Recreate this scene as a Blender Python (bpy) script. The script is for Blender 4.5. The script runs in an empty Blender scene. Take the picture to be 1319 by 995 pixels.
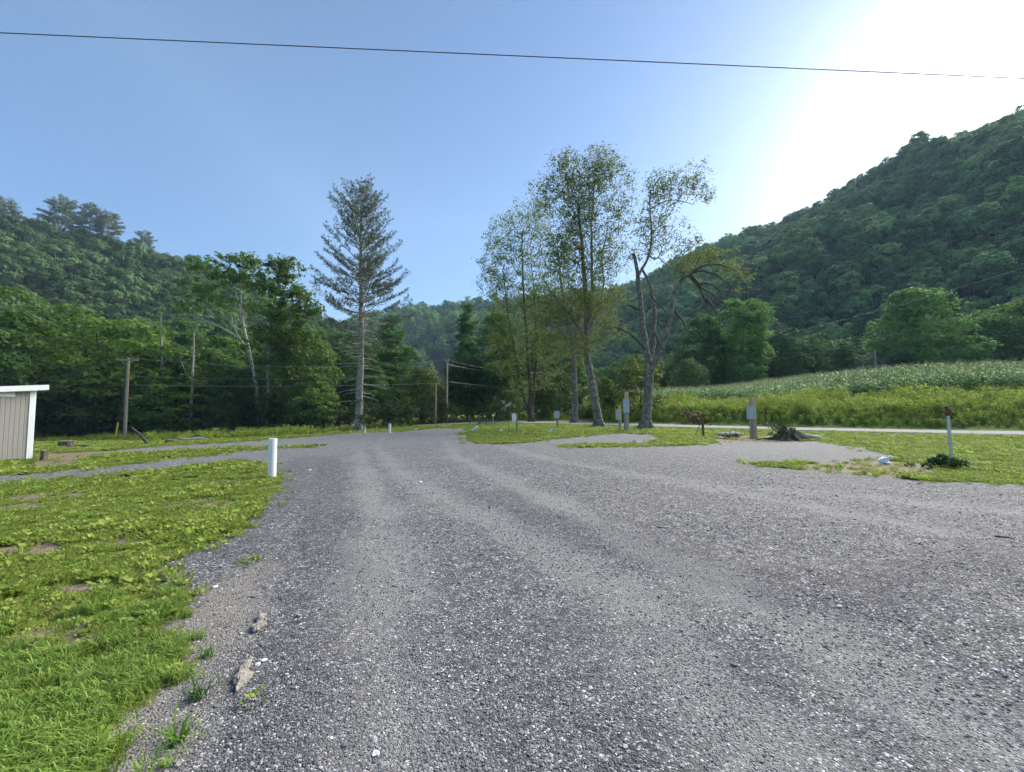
import bpy, math, random
import numpy as np
from mathutils import Vector, Matrix

random.seed(7)
RNG = np.random.default_rng(7)
scene = bpy.context.scene

# ------------------------------------------------------------------ camera
F, CX, CY, HZ = 531.0, 659.5, 497.5, 527.0        # photo pixels
CAM_H = 1.6
PITCH = math.atan((HZ - CY) / F)
cam_d = bpy.data.cameras.new('camera')
cam_d.sensor_width = 36.0
cam_d.lens = 36.0 * F / 1319.0
cam_d.clip_start = 0.05
cam_d.clip_end = 6000
cam = bpy.data.objects.new('camera', cam_d)
cam.location = (0, 0, CAM_H)
cam.rotation_euler = (math.pi / 2 + PITCH, 0, 0)
scene.collection.objects.link(cam)
scene.camera = cam

# ------------------------------------------------------------------ light
HAZE = 0.0003
SUN_AZ, SUN_EL = math.radians(53), math.radians(24)     # azimuth clockwise from +Y
world = bpy.data.worlds.new('World')
scene.world = world
world.use_nodes = True
wn, wl = world.node_tree.nodes, world.node_tree.links
bg = wn['Background']
sky = wn.new('ShaderNodeTexSky')
sky.sky_type = 'NISHITA'
sky.sun_disc = False
sky.sun_elevation = SUN_EL
sky.sun_rotation = SUN_AZ
sky.air_density = 1.0
sky.dust_density = 0.95
sky.ozone_density = 5.0
wl.new(sky.outputs[0], bg.inputs[0])
bg.inputs[1].default_value = 0.052
sun_d = bpy.data.lights.new('sun', 'SUN')
sun_d.energy = 5.0
sun_d.angle = math.radians(60)
sun_d.color = (1.0, 0.93, 0.82)
sun = bpy.data.objects.new('sun', sun_d)
sdir = Vector((math.sin(SUN_AZ) * math.cos(SUN_EL), math.cos(SUN_AZ) * math.cos(SUN_EL), math.sin(SUN_EL)))
sun.rotation_euler = sdir.to_track_quat('Z', 'Y').to_euler()
sun.location = (60, 60, 60)
scene.collection.objects.link(sun)
scene.view_settings.view_transform = 'Standard'
scene.view_settings.look = 'None'
scene.view_settings.gamma = 1.0
scene.view_settings.use_curve_mapping = False
scene.view_settings.exposure = 2.08
cy = scene.cycles
cy.max_bounces = 5
cy.diffuse_bounces = 3
cy.glossy_bounces = 1
cy.transmission_bounces = 3
cy.transparent_max_bounces = 4
cy.volume_bounces = 0
cy.use_denoising = True
cy.use_adaptive_sampling = True
cy.adaptive_threshold = 0.02
cy.sample_clamp_indirect = 6

COL = scene.collection

# ------------------------------------------------------------------ helpers
def smooth(a, b, x):
    t = np.clip((np.asarray(x, float) - a) / (b - a), 0, 1)
    return t * t * (3 - 2 * t)

def ray(px, py):
    u, v = (px - CX) / F, -(py - CY) / F
    return np.array([u, math.cos(PITCH) - v * math.sin(PITCH), math.sin(PITCH) + v * math.cos(PITCH)])

def at(px, py, Y):
    d = ray(px, py)
    return np.array([0, 0, CAM_H]) + d * (Y / d[1])

def vnoise(x, y, seed=0):
    """smooth value noise, unit cells"""
    x = np.asarray(x, float); y = np.asarray(y, float)
    xi = np.floor(x).astype(np.int64); yi = np.floor(y).astype(np.int64)
    xf = x - xi; yf = y - yi
    def h(a, b):
        n = (a * 374761393 + b * 668265263 + seed * 982451653) & 0x7fffffff
        n = ((n ^ (n >> 13)) * 1274126177) & 0x7fffffff
        return ((n ^ (n >> 16)) & 0xffff) / 65535.0
    u = xf * xf * (3 - 2 * xf); v = yf * yf * (3 - 2 * yf)
    return (h(xi, yi) * (1 - u) + h(xi + 1, yi) * u) * (1 - v) + (h(xi, yi + 1) * (1 - u) + h(xi + 1, yi + 1) * u) * v

def fbm(x, y, seed=0, o=4):
    s, a, t = 0, 1.0, 0
    for k in range(o):
        s = s + a * vnoise(x * 2 ** k, y * 2 ** k, seed + k); t += a; a *= .5
    return s / t

ROAD = np.array([(120, -8), (75, 8), (45, 21.5), (31, 27), (22.5, 32.0), (15.5, 37.3), (5, 46.5), (-3, 51.5), (-11, 54.5)], float)

def road_side(x, y):
    """signed distance to road centre line, positive on the far side"""
    x = np.asarray(x, float); y = np.asarray(y, float)
    best = np.full(x.shape, 1e9); sg = np.ones(x.shape)
    for (ax, ay), (bx, by) in zip(ROAD[:-1], ROAD[1:]):
        dx, dy = bx - ax, by - ay
        t = np.clip(((x - ax) * dx + (y - ay) * dy) / (dx * dx + dy * dy), 0, 1)
        ex, ey = x - ax - t * dx, y - ay - t * dy
        d = np.hypot(ex, ey)
        s = np.where(dy * ex - dx * ey > 0, 1.0, -1.0)
        m = d < best
        best = np.where(m, d, best); sg = np.where(m, s, sg)
    return best * sg

def H(x, y):
    x = np.asarray(x, float); y = np.asarray(y, float)
    h = -0.042 * np.clip(-x, 0, 60) * smooth(12, 42, y)
    d = road_side(x, y)
    rx = smooth(2, 22, x)
    bank = 0.9 * smooth(2.8, 7.5, d) + np.clip(d - 6, 0, 15) * (0.085 + 0.13 * smooth(26, 46, x))
    h = h + bank * rx
    h = h + 0.06 * (fbm(x * .25, y * .25, 3, 3) - .5) * smooth(3, 12, np.hypot(x, y)) * smooth(2.5, 6, np.abs(d))
    return h

def Hs(x, y):
    return float(H(np.array([x]), np.array([y]))[0])

def ground(px, py):
    """the point of the ground seen at a photo pixel"""
    d = ray(px, py)
    ts = np.concatenate([np.linspace(0.5, 20, 400), np.linspace(20, 160, 1200)[1:]])
    p = np.array([0, 0, CAM_H])[None] + ts[:, None] * d[None]
    g = p[:, 2] - H(p[:, 0], p[:, 1])
    k = np.argmax(g < 0)
    if g[k] >= 0: return p[-1]
    t0, t1, g0, g1 = ts[k - 1], ts[k], g[k - 1], g[k]
    t = t0 + (t1 - t0) * g0 / (g0 - g1)
    q = np.array([0, 0, CAM_H]) + d * t
    q[2] = Hs(q[0], q[1])
    return q

def poly_px(pts):
    return np.array([ground(a, b)[:2] for a, b in pts])

def poly_sd(P, x, y):
    """signed distance, positive inside"""
    best = np.full(x.shape, 1e9); ins = np.zeros(x.shape, bool)
    n = len(P)
    for i in range(n):
        ax, ay = P[i]; bx, by = P[(i + 1) % n]
        dx, dy = bx - ax, by - ay
        t = np.clip(((x - ax) * dx + (y - ay) * dy) / (dx * dx + dy * dy + 1e-12), 0, 1)
        best = np.minimum(best, np.hypot(x - ax - t * dx, y - ay - t * dy))
        c = ((ay > y) != (by > y)) & (x < (bx - ax) * (y - ay) / (by - ay + 1e-12) + ax)
        ins ^= c
    return np.where(ins, best, -best)

def line_d(L, x, y):
    best = np.full(x.shape, 1e9)
    for (ax, ay), (bx, by) in zip(L[:-1], L[1:]):
        dx, dy = bx - ax, by - ay
        t = np.clip(((x - ax) * dx + (y - ay) * dy) / (dx * dx + dy * dy + 1e-12), 0, 1)
        best = np.minimum(best, np.hypot(x - ax - t * dx, y - ay - t * dy))
    return best

# ---- object bookkeeping
def tag(o, label=None, cat=None, group=None, kind=None):
    if label: o['label'] = label
    if cat: o['category'] = cat
    if group: o['group'] = group
    if kind: o['kind'] = kind
    return o

def empty(name, loc, label, cat, group=None, rz=0.0):
    o = bpy.data.objects.new(name, None)
    o.empty_display_size = .3
    o.location = [float(c) for c in loc]; o.rotation_euler = (0, 0, rz)
    COL.objects.link(o)
    return tag(o, label, cat, group)

def link(name, me, parent=None, loc=None):
    o = bpy.data.objects.new(name, me)
    COL.objects.link(o)
    if parent is not None: o.parent = parent
    if loc is not None: o.location = [float(c) for c in loc]
    return o

def copy_tree(o, parent=None):
    c = o.copy(); COL.objects.link(c)
    c.parent = parent
    for ch in list(o.children): copy_tree(ch, c)
    return c

class MB:
    """collects shapes, links them as one mesh"""
    def __init__(s): s.v = []; s.f = []; s.m = []; s.sm = []; s.n = 0
    def add(s, v, f, mi=0, smooth_=False):
        v = np.asarray(v, float).reshape(-1, 3)
        s.v.append(v); s.f += [tuple(int(i) + s.n for i in q) for q in f]
        s.m += [mi] * len(f); s.sm += [smooth_] * len(f); s.n += len(v)
        return s
    def box(s, c, size, rz=0, tilt=None, mi=0, bev=0.0):
        hx, hy, hz = [q / 2 for q in size]
        b = min(bev, hx * .45, hy * .45, hz * .45)
        if b <= 0:
            v = np.array([(x, y, z) for z in (-hz, hz) for x, y in ((-hx, -hy), (hx, -hy), (hx, hy), (-hx, hy))])
            f = [(3, 2, 1, 0), (4, 5, 6, 7), (0, 1, 5, 4), (1, 2, 6, 5), (2, 3, 7, 6), (3, 0, 4, 7)]
        else:
            ring = [(hx - b, -hy), (hx, -hy + b), (hx, hy - b), (hx - b, hy), (-hx + b, hy), (-hx, hy - b), (-hx, -hy + b), (-hx + b, -hy)]
            inr = [(max(-hx + b, min(hx - b, x)), max(-hy + b, min(hy - b, y))) for x, y in ring]
            L = [(inr, -hz), (ring, -hz + b), (ring, hz - b), (inr, hz)]
            v = np.array([(x, y, z) for r, z in L for x, y in r])
            f = [tuple(range(7, -1, -1)), tuple(range(24, 32))]
            for k in range(3):
                for i in range(8):
                    j = (i + 1) % 8
                    f.append((k * 8 + i, k * 8 + j, k * 8 + 8 + j, k * 8 + 8 + i))
        R = Matrix.Rotation(rz, 3, 'Z')
        if tilt: R = R @ Matrix.Rotation(tilt[0], 3, 'X') @ Matrix.Rotation(tilt[1], 3, 'Y')
        v = v @ np.array(R).T + np.asarray(c, float)
        return s.add(v, f, mi)
    def tube(s, pts, rad, n=8, mi=0, cap=True, smooth_=True):
        pts = np.asarray(pts, float); k = len(pts)
        rad = np.full(k, rad) if np.isscalar(rad) else np.asarray(rad, float)
        T = np.gradient(pts, axis=0); T /= np.linalg.norm(T, axis=1)[:, None] + 1e-12
        mean = T.mean(0)
        ref = np.array([0, 0, 1.]) if abs(mean[2]) < .7 else np.array([1., 0, 0])
        A = np.cross(T, ref); A /= np.linalg.norm(A, axis=1)[:, None] + 1e-12
        B = np.cross(T, A)
        a = np.linspace(0, 2 * math.pi, n, endpoint=False)
        V = pts[:, None] + rad[:, None, None] * (np.cos(a)[None, :, None] * A[:, None] + np.sin(a)[None, :, None] * B[:, None])
        f = []
        for i in range(k - 1):
            for j in range(n):
                jj = (j + 1) % n
                f.append((i * n + j, i * n + jj, i * n + n + jj, i * n + n + j))
        s.add(V, f, mi, smooth_)
        if cap:
            s.add(V[0], [tuple(range(n))], mi); s.add(V[-1], [tuple(range(n - 1, -1, -1))], mi)
        return s
    def build(s, name, mats, parent=None, loc=None):
        me = s.mesh(name, mats)
        return link(name, me, parent, loc)
    def mesh(s, name, mats):
        me = bpy.data.meshes.new(name)
        V = np.concatenate(s.v) if s.v else np.zeros((0, 3))
        me.from_pydata(V.tolist(), [], s.f)
        for m in (mats if isinstance(mats, (list, tuple)) else [mats]): me.materials.append(m)
        me.polygons.foreach_set('material_index', s.m)
        me.polygons.foreach_set('use_smooth', s.sm)
        me.update()
        return me

def quad_mesh(name, V, mat, shade=None, mi=None):
    """V (N,4,3) -> mesh of N quads with a per face 'shade' attribute"""
    N = len(V)
    me = bpy.data.meshes.new(name)
    me.vertices.add(N * 4); me.loops.add(N * 4); me.polygons.add(N)
    me.vertices.foreach_set('co', np.ascontiguousarray(V, dtype=np.float32).ravel())
    me.loops.foreach_set('vertex_index', np.arange(N * 4, dtype=np.int32))
    me.polygons.foreach_set('loop_start', np.arange(0, N * 4, 4, dtype=np.int32))
    for m in (mat if isinstance(mat, (list, tuple)) else [mat]): me.materials.append(m)
    if mi is not None: me.polygons.foreach_set('material_index', np.asarray(mi, dtype=np.int32))
    me.update(calc_edges=True)
    if shade is not None:
        at_ = me.attributes.new('shade', 'FLOAT', 'FACE')
        at_.data.foreach_set('value', np.asarray(shade, dtype=np.float32))
    return me

def norm(a): return a / (np.linalg.norm(a, axis=-1, keepdims=True) + 1e-9)

def leaf_quads(C, Nn, size, aspect=.6, rng=RNG, tdir=None):
    """leaf shaped diamonds"""
    n = norm(Nn)
    r = norm(rng.normal(size=C.shape)) if tdir is None else tdir
    t = norm(np.cross(n, r)) if tdir is None else norm(tdir)
    b = norm(np.cross(n, t))
    s = size[:, None]
    q = C - t * s * .5
    e = C + t * s * .5
    l = C - b * s * .5 * aspect + n * s * .08 - t * s * .07
    m = C + b * s * .5 * aspect + n * s * .08 + t * s * .05
    return np.stack([q, l, e, m], 1)

# ------------------------------------------------------------------ materials
class NT:
    def __init__(s, name):
        s.mat = bpy.data.materials.new(name); s.mat.use_nodes = True
        s.n = s.mat.node_tree.nodes; s.l = s.mat.node_tree.links
        s.p = s.n['Principled BSDF']; s.out = s.n['Material Output']
    def node(s, t, **kw):
        x = s.n.new(t)
        for k, v in kw.items():
            if hasattr(x, k): setattr(x, k, v)
            else: x.inputs[k].default_value = v
        return x
    def link(s, a, b): s.l.new(a, b)
    def coord(s, scale=(1, 1, 1), out='Object'):
        tc = s.node('ShaderNodeTexCoord'); mp = s.node('ShaderNodeMapping')
        mp.inputs['Scale'].default_value = scale
        s.link(tc.outputs[out], mp.inputs[0]); return mp.outputs[0]
    def noise(s, vec, scale, detail=4, rough=.6):
        x = s.node('ShaderNodeTexNoise'); x.inputs['Scale'].default_value = scale
        x.inputs['Detail'].default_value = detail; x.inputs['Roughness'].default_value = rough
        if vec is not None: s.link(vec, x.inputs['Vector'])
        return x.outputs['Fac']
    def ramp(s, fac, stops, interp='LINEAR'):
        r = s.node('ShaderNodeValToRGB'); r.color_ramp.interpolation = interp
        e = r.color_ramp.elements
        e[0].position, e[0].color = stops[0][0], (*stops[0][1], 1)
        e[1].position, e[1].color = stops[-1][0], (*stops[-1][1], 1)
        for p, c in stops[1:-1]:
            q = e.new(p); q.color = (*c, 1)
        s.link(fac, r.inputs[0]); return r.outputs[0]
    def mix(s, f, a, b, mode='MIX'):
        m = s.node('ShaderNodeMix', data_type='RGBA', blend_type=mode)
        for sock, val in ((m.inputs[0], f), (m.inputs[6], a), (m.inputs[7], b)):
            if hasattr(val, 'is_output'): s.link(val, sock)
            elif isinstance(val, (int, float)): sock.default_value = val
            else: sock.default_value = (*val, 1)
        return m.outputs[2]
    def math(s, op, a, b=0.0, clamp=False):
        m = s.node('ShaderNodeMath', operation=op); m.use_clamp = clamp
        for i, val in enumerate((a, b)):
            if hasattr(val, 'is_output'): s.link(val, m.inputs[i])
            else: m.inputs[i].default_value = val
        return m.outputs[0]
    def attr(s, name):
        a = s.node('ShaderNodeAttribute', attribute_name=name); return a.outputs['Fac']
    def color(s, c):
        if hasattr(c, 'is_output'): s.link(c, s.p.inputs['Base Color'])
        else: s.p.inputs['Base Color'].default_value = (*c, 1)
    def bump(s, h, strength=.5, dist=.02):
        b = s.node('ShaderNodeBump'); b.inputs['Strength'].default_value = strength
        b.inputs['Distance'].default_value = dist
        s.link(h, b.inputs['Height']); s.link(b.outputs[0], s.p.inputs['Normal'])
    def set(s, **kw):
        for k, v in kw.items(): s.p.inputs[k.replace('_', ' ')].default_value = v

def plain(name, c, rough=.7, metal=0.0, var=.12, scale=6.0, bump=0.0, spec=.3, dirt=None):
    t = NT(name)
    v = t.coord()
    f = t.noise(v, scale, 6)
    lo = tuple(q * (1 - var) for q in c); hi = tuple(min(1, q * (1 + var)) for q in c)
    col = t.ramp(f, [(.3, lo), (.7, hi)])
    if dirt is not None:
        f2 = t.noise(v, scale * .35, 8, .7)
        col = t.mix(t.ramp(f2, [(.52, (0, 0, 0)), (.75, (.7, .7, .7))]), col, dirt)
    t.color(col)
    t.set(Roughness=rough, Metallic=metal)
    t.p.inputs['Specular IOR Level'].default_value = spec
    if bump: t.bump(f, bump, .01)
    return t.mat

def leaf_mat(name, dark, light, trans=.35, rnd=.25, rough=.6, alt=None, spec=.25):
    """dark..light by the leaf's own 'shade'; per thing tint from obj.color and a small random"""
    t = NT(name)
    col = t.ramp(t.attr('shade'), [(0, dark), (1, light)])
    oi = t.node('ShaderNodeObjectInfo')
    if alt is not None:
        col = t.mix(t.math('MULTIPLY', oi.outputs['Random'], alt[1]), col, alt[0])
    k = t.math('ADD', t.math('MULTIPLY', oi.outputs['Random'], rnd * 2), 1 - rnd)
    # second hash of the random so hue and value do not go together
    k2 = t.math('FRACT', t.math('MULTIPLY', oi.outputs['Random'], 17.31))
    k = t.math('ADD', t.math('MULTIPLY', k2, rnd * 2), 1 - rnd)
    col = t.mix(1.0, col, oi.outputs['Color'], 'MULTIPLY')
    cc = t.node('ShaderNodeHueSaturation'); t.link(col, cc.inputs['Color']); t.link(k, cc.inputs['Value'])
    col = cc.outputs[0]
    t.color(col); t.set(Roughness=rough)
    t.p.inputs['Specular IOR Level'].default_value = spec
    tr = t.node('ShaderNodeBsdfTranslucent'); t.link(col, tr.inputs[0])
    mx = t.node('ShaderNodeMixShader'); mx.inputs[0].default_value = trans
    t.link(t.p.outputs[0], mx.inputs[1]); t.link(tr.outputs[0], mx.inputs[2])
    t.link(mx.outputs[0], t.out.inputs[0])
    return t.mat

def bark_mat(name, dark, light, scale=3.0, lichen=None, bump=.6):
    t = NT(name)
    v = t.coord((1, 1, .25)); f = t.noise(v, scale * 2.2, 8, .7)
    col = t.ramp(f, [(.3, dark), (.7, light)])
    if lichen is not None:
        v2 = t.coord(); f2 = t.noise(v2, scale * 1.1, 6, .7)
        f2 = t.math('MULTIPLY', f2, t.math('ADD', t.math('MULTIPLY', t.noise(v2, scale * 6, 4, .7), .5), .75))
        col = t.mix(t.ramp(f2, [(.46, (0, 0, 0)), (.62, (.8, .8, .8))]), col, lichen)
    t.color(col); t.set(Roughness=.9); t.p.inputs['Specular IOR Level'].default_value = .15
    t.bump(f, bump, .04)
    return t.mat

M = {}
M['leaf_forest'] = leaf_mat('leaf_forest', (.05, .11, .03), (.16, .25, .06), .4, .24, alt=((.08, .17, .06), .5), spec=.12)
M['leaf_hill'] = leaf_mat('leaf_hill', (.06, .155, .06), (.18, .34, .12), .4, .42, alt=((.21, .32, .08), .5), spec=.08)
M['leaf_mixed_shaded'] = leaf_mat('leaf_mixed_shaded', (.036, .09, .038), (.105, .19, .065), .35, .4, alt=((.11, .16, .05), .5), spec=.08)  # leaf_hill darkened: the left hill's shade put into the colour, with conifer mix
M['leaf_bright'] = leaf_mat('leaf_bright', (.09, .14, .02), (.19, .24, .03), .4, .1)
M['leaf_olive'] = leaf_mat('leaf_olive', (.10, .145, .04), (.22, .27, .08), .5, .12, spec=.1)
M['leaf_pine'] = leaf_mat('leaf_pine', (.06, .095, .06), (.15, .19, .12), .15, .15)
M['leaf_dry'] = leaf_mat('leaf_dry', (.10, .055, .03), (.2, .12, .07), .2, .1)
M['leaf_corn'] = leaf_mat('leaf_corn', (.09, .21, .05), (.24, .42, .13), .35, .12, rough=.5, spec=.25)
M['leaf_weed'] = leaf_mat('leaf_weed', (.18, .27, .03), (.36, .45, .07), .4, .25)
M['leaf_under'] = leaf_mat('leaf_under', (.04, .075, .02), (.11, .16, .04), .35, .3)
M['grass'] = leaf_mat('grass', (.14, .235, .032), (.34, .45, .085), .45, .25, alt=((.27, .28, .06), .6))
M['grass_dark'] = leaf_mat('grass_dark', (.09, .20, .025), (.22, .38, .06), .4, .2)
M['grass_lush'] = leaf_mat('grass_lush', (.13, .25, .045), (.30, .44, .09), .45, .22, alt=((.24, .28, .06), .4))
M['petal'] = leaf_mat('petal', (.6, .6, .55), (.85, .85, .8), .3, .05)
M['tassel'] = leaf_mat('tassel', (.16, .17, .08), (.28, .28, .15), .2, .1)
M['straw'] = leaf_mat('straw', (.16, .13, .08), (.34, .29, .2), .2, .2)
M['bark_grey'] = bark_mat('bark_grey', (.06, .05, .042), (.17, .15, .125), 3, (.30, .30, .27))
M['bark_dark'] = bark_mat('bark_dark', (.035, .03, .025), (.11, .095, .075), 3)
M['bark_pine'] = bark_mat('bark_pine', (.09, .08, .07), (.3, .28, .25), 3, (.38, .37, .34))
M['bark_pale'] = bark_mat('bark_pale', (.25, .23, .2), (.5, .47, .42), 2)
M['dead_wood'] = bark_mat('dead_wood', (.22, .2, .17), (.5, .47, .42), 4)
M['stump'] = bark_mat('stump', (.05, .04, .032), (.2, .17, .14), 9, None, 1.0)
M['pole_wood'] = bark_mat('pole_wood', (.24, .19, .14), (.46, .38, .30), 2)
M['lumber'] = bark_mat('lumber', (.42, .30, .15), (.62, .47, .27), 5)
M['lumber_dark'] = bark_mat('lumber_dark', (.22, .16, .1), (.38, .29, .18), 5)
M['white_pvc'] = plain('white_pvc', (.78, .79, .8), .35, var=.05, dirt=(.6, .6, .56))
M['grey_box'] = plain('grey_box', (.42, .46, .5), .45, .2, var=.06)
M['conduit'] = plain('conduit', (.24, .26, .28), .4, .5)
M['galv'] = plain('galv', (.46, .5, .52), .4, .6, var=.15, scale=20)
M['rust'] = plain('rust', (.16, .05, .035), .8, .1, var=.5, scale=40)
M['wire'] = plain('wire', (.05, .05, .055), .5)
M['wire_pale'] = plain('wire_pale', (.3, .31, .32), .45, .3)
M['yellow'] = plain('yellow', (.72, .55, .04), .5)
M['white_trim'] = plain('white_trim', (.8, .82, .84), .5, var=.03)
M['ceramic'] = plain('ceramic', (.35, .3, .27), .25)
M['stone_white'] = plain('stone_white', (.72, .74, .76), .7, var=.12, scale=9, bump=.4)
M['stone_tan'] = plain('stone_tan', (.25, .23, .20), .9, var=.5, scale=30, bump=1.0, dirt=(.09, .08, .07))
M['rock_grey'] = plain('rock_grey', (.3, .29, .28), .9, var=.4, scale=7, bump=1.0)

# ------------------------------------------------------------------ ground regions (world polygons of where each surface lies)
GRAVEL = poly_px([(-40, 1500), (30, 1120), (90, 1010), (140, 950), (185, 895), (208, 850), (226, 800), (214, 765), (226, 722), (285, 697), (318, 676),
                  (345, 652), (362, 628), (368, 606), (352, 597), (300, 594), (200, 605.5), (100, 613), (0, 623), (-160, 642),
                  (-160, 628), (0, 615.5), (80, 609.5), (130, 603.5), (220, 594.5), (290, 585.5), (330, 580.5), (405, 577), (418, 574),
                  (330, 576), (240, 580), (150, 585), (60, 589.5), (60, 586.8), (150, 581), (240, 574), (330, 569), (400, 563), (460, 558), (505, 557.5),
                  (560, 552.5), (588, 552.5), (600, 556.5), (588, 560), (602, 563), (592, 566), (600, 571), (640, 573), (680, 570.5), (720, 565), (800, 559), (845, 560),
                  (852, 566), (828, 572), (760, 573), (720, 574), (722, 577), (770, 577), (850, 575.5), (925, 572), (932, 567.5), (1000, 568.5), (1048, 569), (1090, 575),
                  (1132, 584), (1158, 589), (1130, 592.5), (1062, 597), (1000, 595.5), (966, 597.5), (978, 601.5), (1050, 606.5), (1125, 614),
                  (1200, 620), (1319, 625), (1700, 641), (3000, 700), (2600, 1500)])
DIRT = poly_px([(1000, 600), (1062, 598), (1130, 594.5), (1180, 597), (1212, 603), (1190, 611), (1150, 616), (1100, 611), (1040, 604)])
DIRT2 = poly_px([(925, 563), (960, 562), (1050, 560), (1064, 566), (1000, 569), (925, 569)])
DIRT3 = poly_px([(120, 582), (60, 586), (40, 600), (60, 602), (100, 600)])
TRACKS = [poly_px([(500, 554), (485, 575), (510, 605), (580, 645), (700, 700), (800, 760), (890, 850), (1010, 1010), (1200, 1300)]), poly_px([(860, 620), (1000, 630), (1319, 660)]), poly_px([(560, 556), (700, 590), (900, 625), (1200, 680)]),
          poly_px([(560, 556), (590, 590), (720, 650), (860, 725), (1100, 850), (1500, 1060)]),
          poly_px([(480, 556), (462, 580), (480, 640), (500, 720), (505, 860), (510, 1100)])]
PILES = [poly_px([(392, 590), (372, 640), (320, 700), (262, 745), (250, 775)]), poly_px([(790, 690), (930, 742), (1060, 762), (1180, 732), (1319, 720)]), poly_px([(640, 640), (760, 690), (1000, 760)]),
         poly_px([(420, 590), (440, 650), (400, 750), (360, 850), (330, 1000)])]
EDGE = [poly_px([(90, 1060), (190, 940), (240, 850), (285, 790), (320, 740)])]
SPOTS = [(700, 561, 1.0), (625, 563, 1.2), (880, 571, .7), (30, 655, .3), (110, 760, .22), (200, 740, .2), (25, 714, .45), (288, 622, .5), (245, 651, .6), (150, 700, .3), (180, 815, .22), (60, 640, .5), (60, 830, .3)]

def grass_sd(x, y):
    """positive where grass grows"""
    r = np.hypot(x, y); w = .35 * (fbm(x * 1.7, y * 1.7, 11, 4) - .5) * (.25 + .75 * smooth(2.2, 5, r)) * (1 + .02 * r)
    g = -poly_sd(GRAVEL, x, y) + w * 1.1 - .28 * smooth(9, 15, r) * (x < 0)
    rd = np.abs(road_side(x, y)) - 2.75
    g = np.minimum(g, rd + w * .5)
    return g

def ground_cols(x, y):
    r = np.hypot(x, y)
    g = grass_sd(x, y)
    dirt = np.maximum.reduce([smooth(-.3, .25, poly_sd(P, x, y) + .6 * (fbm(x * 1.3, y * 1.3, 5, 4) - .5)) for P in (DIRT, DIRT2, DIRT3)])
    for px, py, s in SPOTS:
        c = ground(px, py)
        d = np.hypot((x - c[0]) / (1.8), (y - c[1]) / 1.0) + .5 * (fbm(x * 2.5, y * 2.5, 8, 3) - .5)
        dirt = np.maximum(dirt, 1 - smooth(s * .5, s, d))
    tr = np.zeros_like(x)
    for L in TRACKS: tr = np.maximum(tr, (1 - smooth(.0, .6, line_d(L, x, y) + .8 * (fbm(x * 1.9, y * 1.9, 21, 5) - .5))))
    tr = np.maximum(tr, .75 * smooth(9, 24, r + 6 * (fbm(x * .3, y * .3, 23, 4) - .5)))  # far gravel paler: grazing sheen painted into the colour, beside packed pale gravel
    pl = np.zeros_like(x)
    for L in PILES: pl = np.maximum(pl, 1 - smooth(.1, .7, line_d(L, x, y) + .6 * (fbm(x * .9, y * .9, 31, 3) - .5)))
    ed = np.zeros_like(x)
    for L in EDGE: ed = np.maximum(ed, 1 - smooth(.12, .45, line_d(L, x, y) + .35 * (fbm(x * 2.2, y * 2.2, 41, 3) - .5)))
    pl = pl * smooth(.2, .9, line_d(EDGE[0], x, y))
    return g, dirt, tr, pl, ed

# polar sheet: fine in front of the viewer, coarse behind, out to the horizon
az = np.concatenate([np.radians(np.linspace(-62, 62, 620)), np.radians(np.linspace(62, 298, 60))[1:-1]])
rr = np.concatenate([[.02, .3, .6, .9], np.geomspace(1.2, 95, 640), np.geomspace(95, 2600, 40)[1:]])
AZ, RR = np.meshgrid(az, rr)
GX, GY = RR * np.sin(AZ), RR * np.cos(AZ)
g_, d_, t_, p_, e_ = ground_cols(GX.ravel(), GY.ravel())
GZ = H(GX, GY)
# the far sheet sinks a little so that it never meets the hills' feet from above
GZ = np.where(RR > 150, np.minimum(GZ, 2) - (RR - 150) * .004, GZ)
near = 1 - smooth(10, 16, RR)
gz = GZ.ravel()
gz = gz + near.ravel() * .03 * smooth(-.05, .3, g_) * (fbm(GX.ravel() * 4, GY.ravel() * 4, 2, 3))
gz = gz + near.ravel() * .035 * p_ + near.ravel() * .012 * (fbm(GX.ravel() * 2, GY.ravel() * 2, 17, 3) - .5)
gz = gz - near.ravel() * .012 * t_
nr, na = AZ.shape
me = bpy.data.meshes.new('ground')
V = np.stack([GX.ravel(), GY.ravel(), gz], 1)
ii = np.arange(nr - 1)[:, None] * na; jj = np.arange(na)[None]; j2 = (np.arange(na) + 1) % na
Q = np.stack([ii + jj, ii + j2[None], ii + na + j2[None], ii + na + jj], -1).reshape(-1, 4)
me.vertices.add(len(V)); me.loops.add(Q.size); me.polygons.add(len(Q))
me.vertices.foreach_set('co', V.astype(np.float32).ravel())
me.loops.foreach_set('vertex_index', Q[:, ::-1].astype(np.int32).ravel())
me.polygons.foreach_set('loop_start', np.arange(0, Q.size, 4, dtype=np.int32))
me.polygons.foreach_set('use_smooth', np.ones(len(Q), bool))
me.update(calc_edges=True)
for nm, val in (('grass', g_), ('dirt', d_), ('track_sheen', t_), ('pile', p_), ('edge', e_)):
    a = me.attributes.new(nm, 'FLOAT', 'POINT'); a.data.foreach_set('value', val.astype(np.float32))

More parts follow.
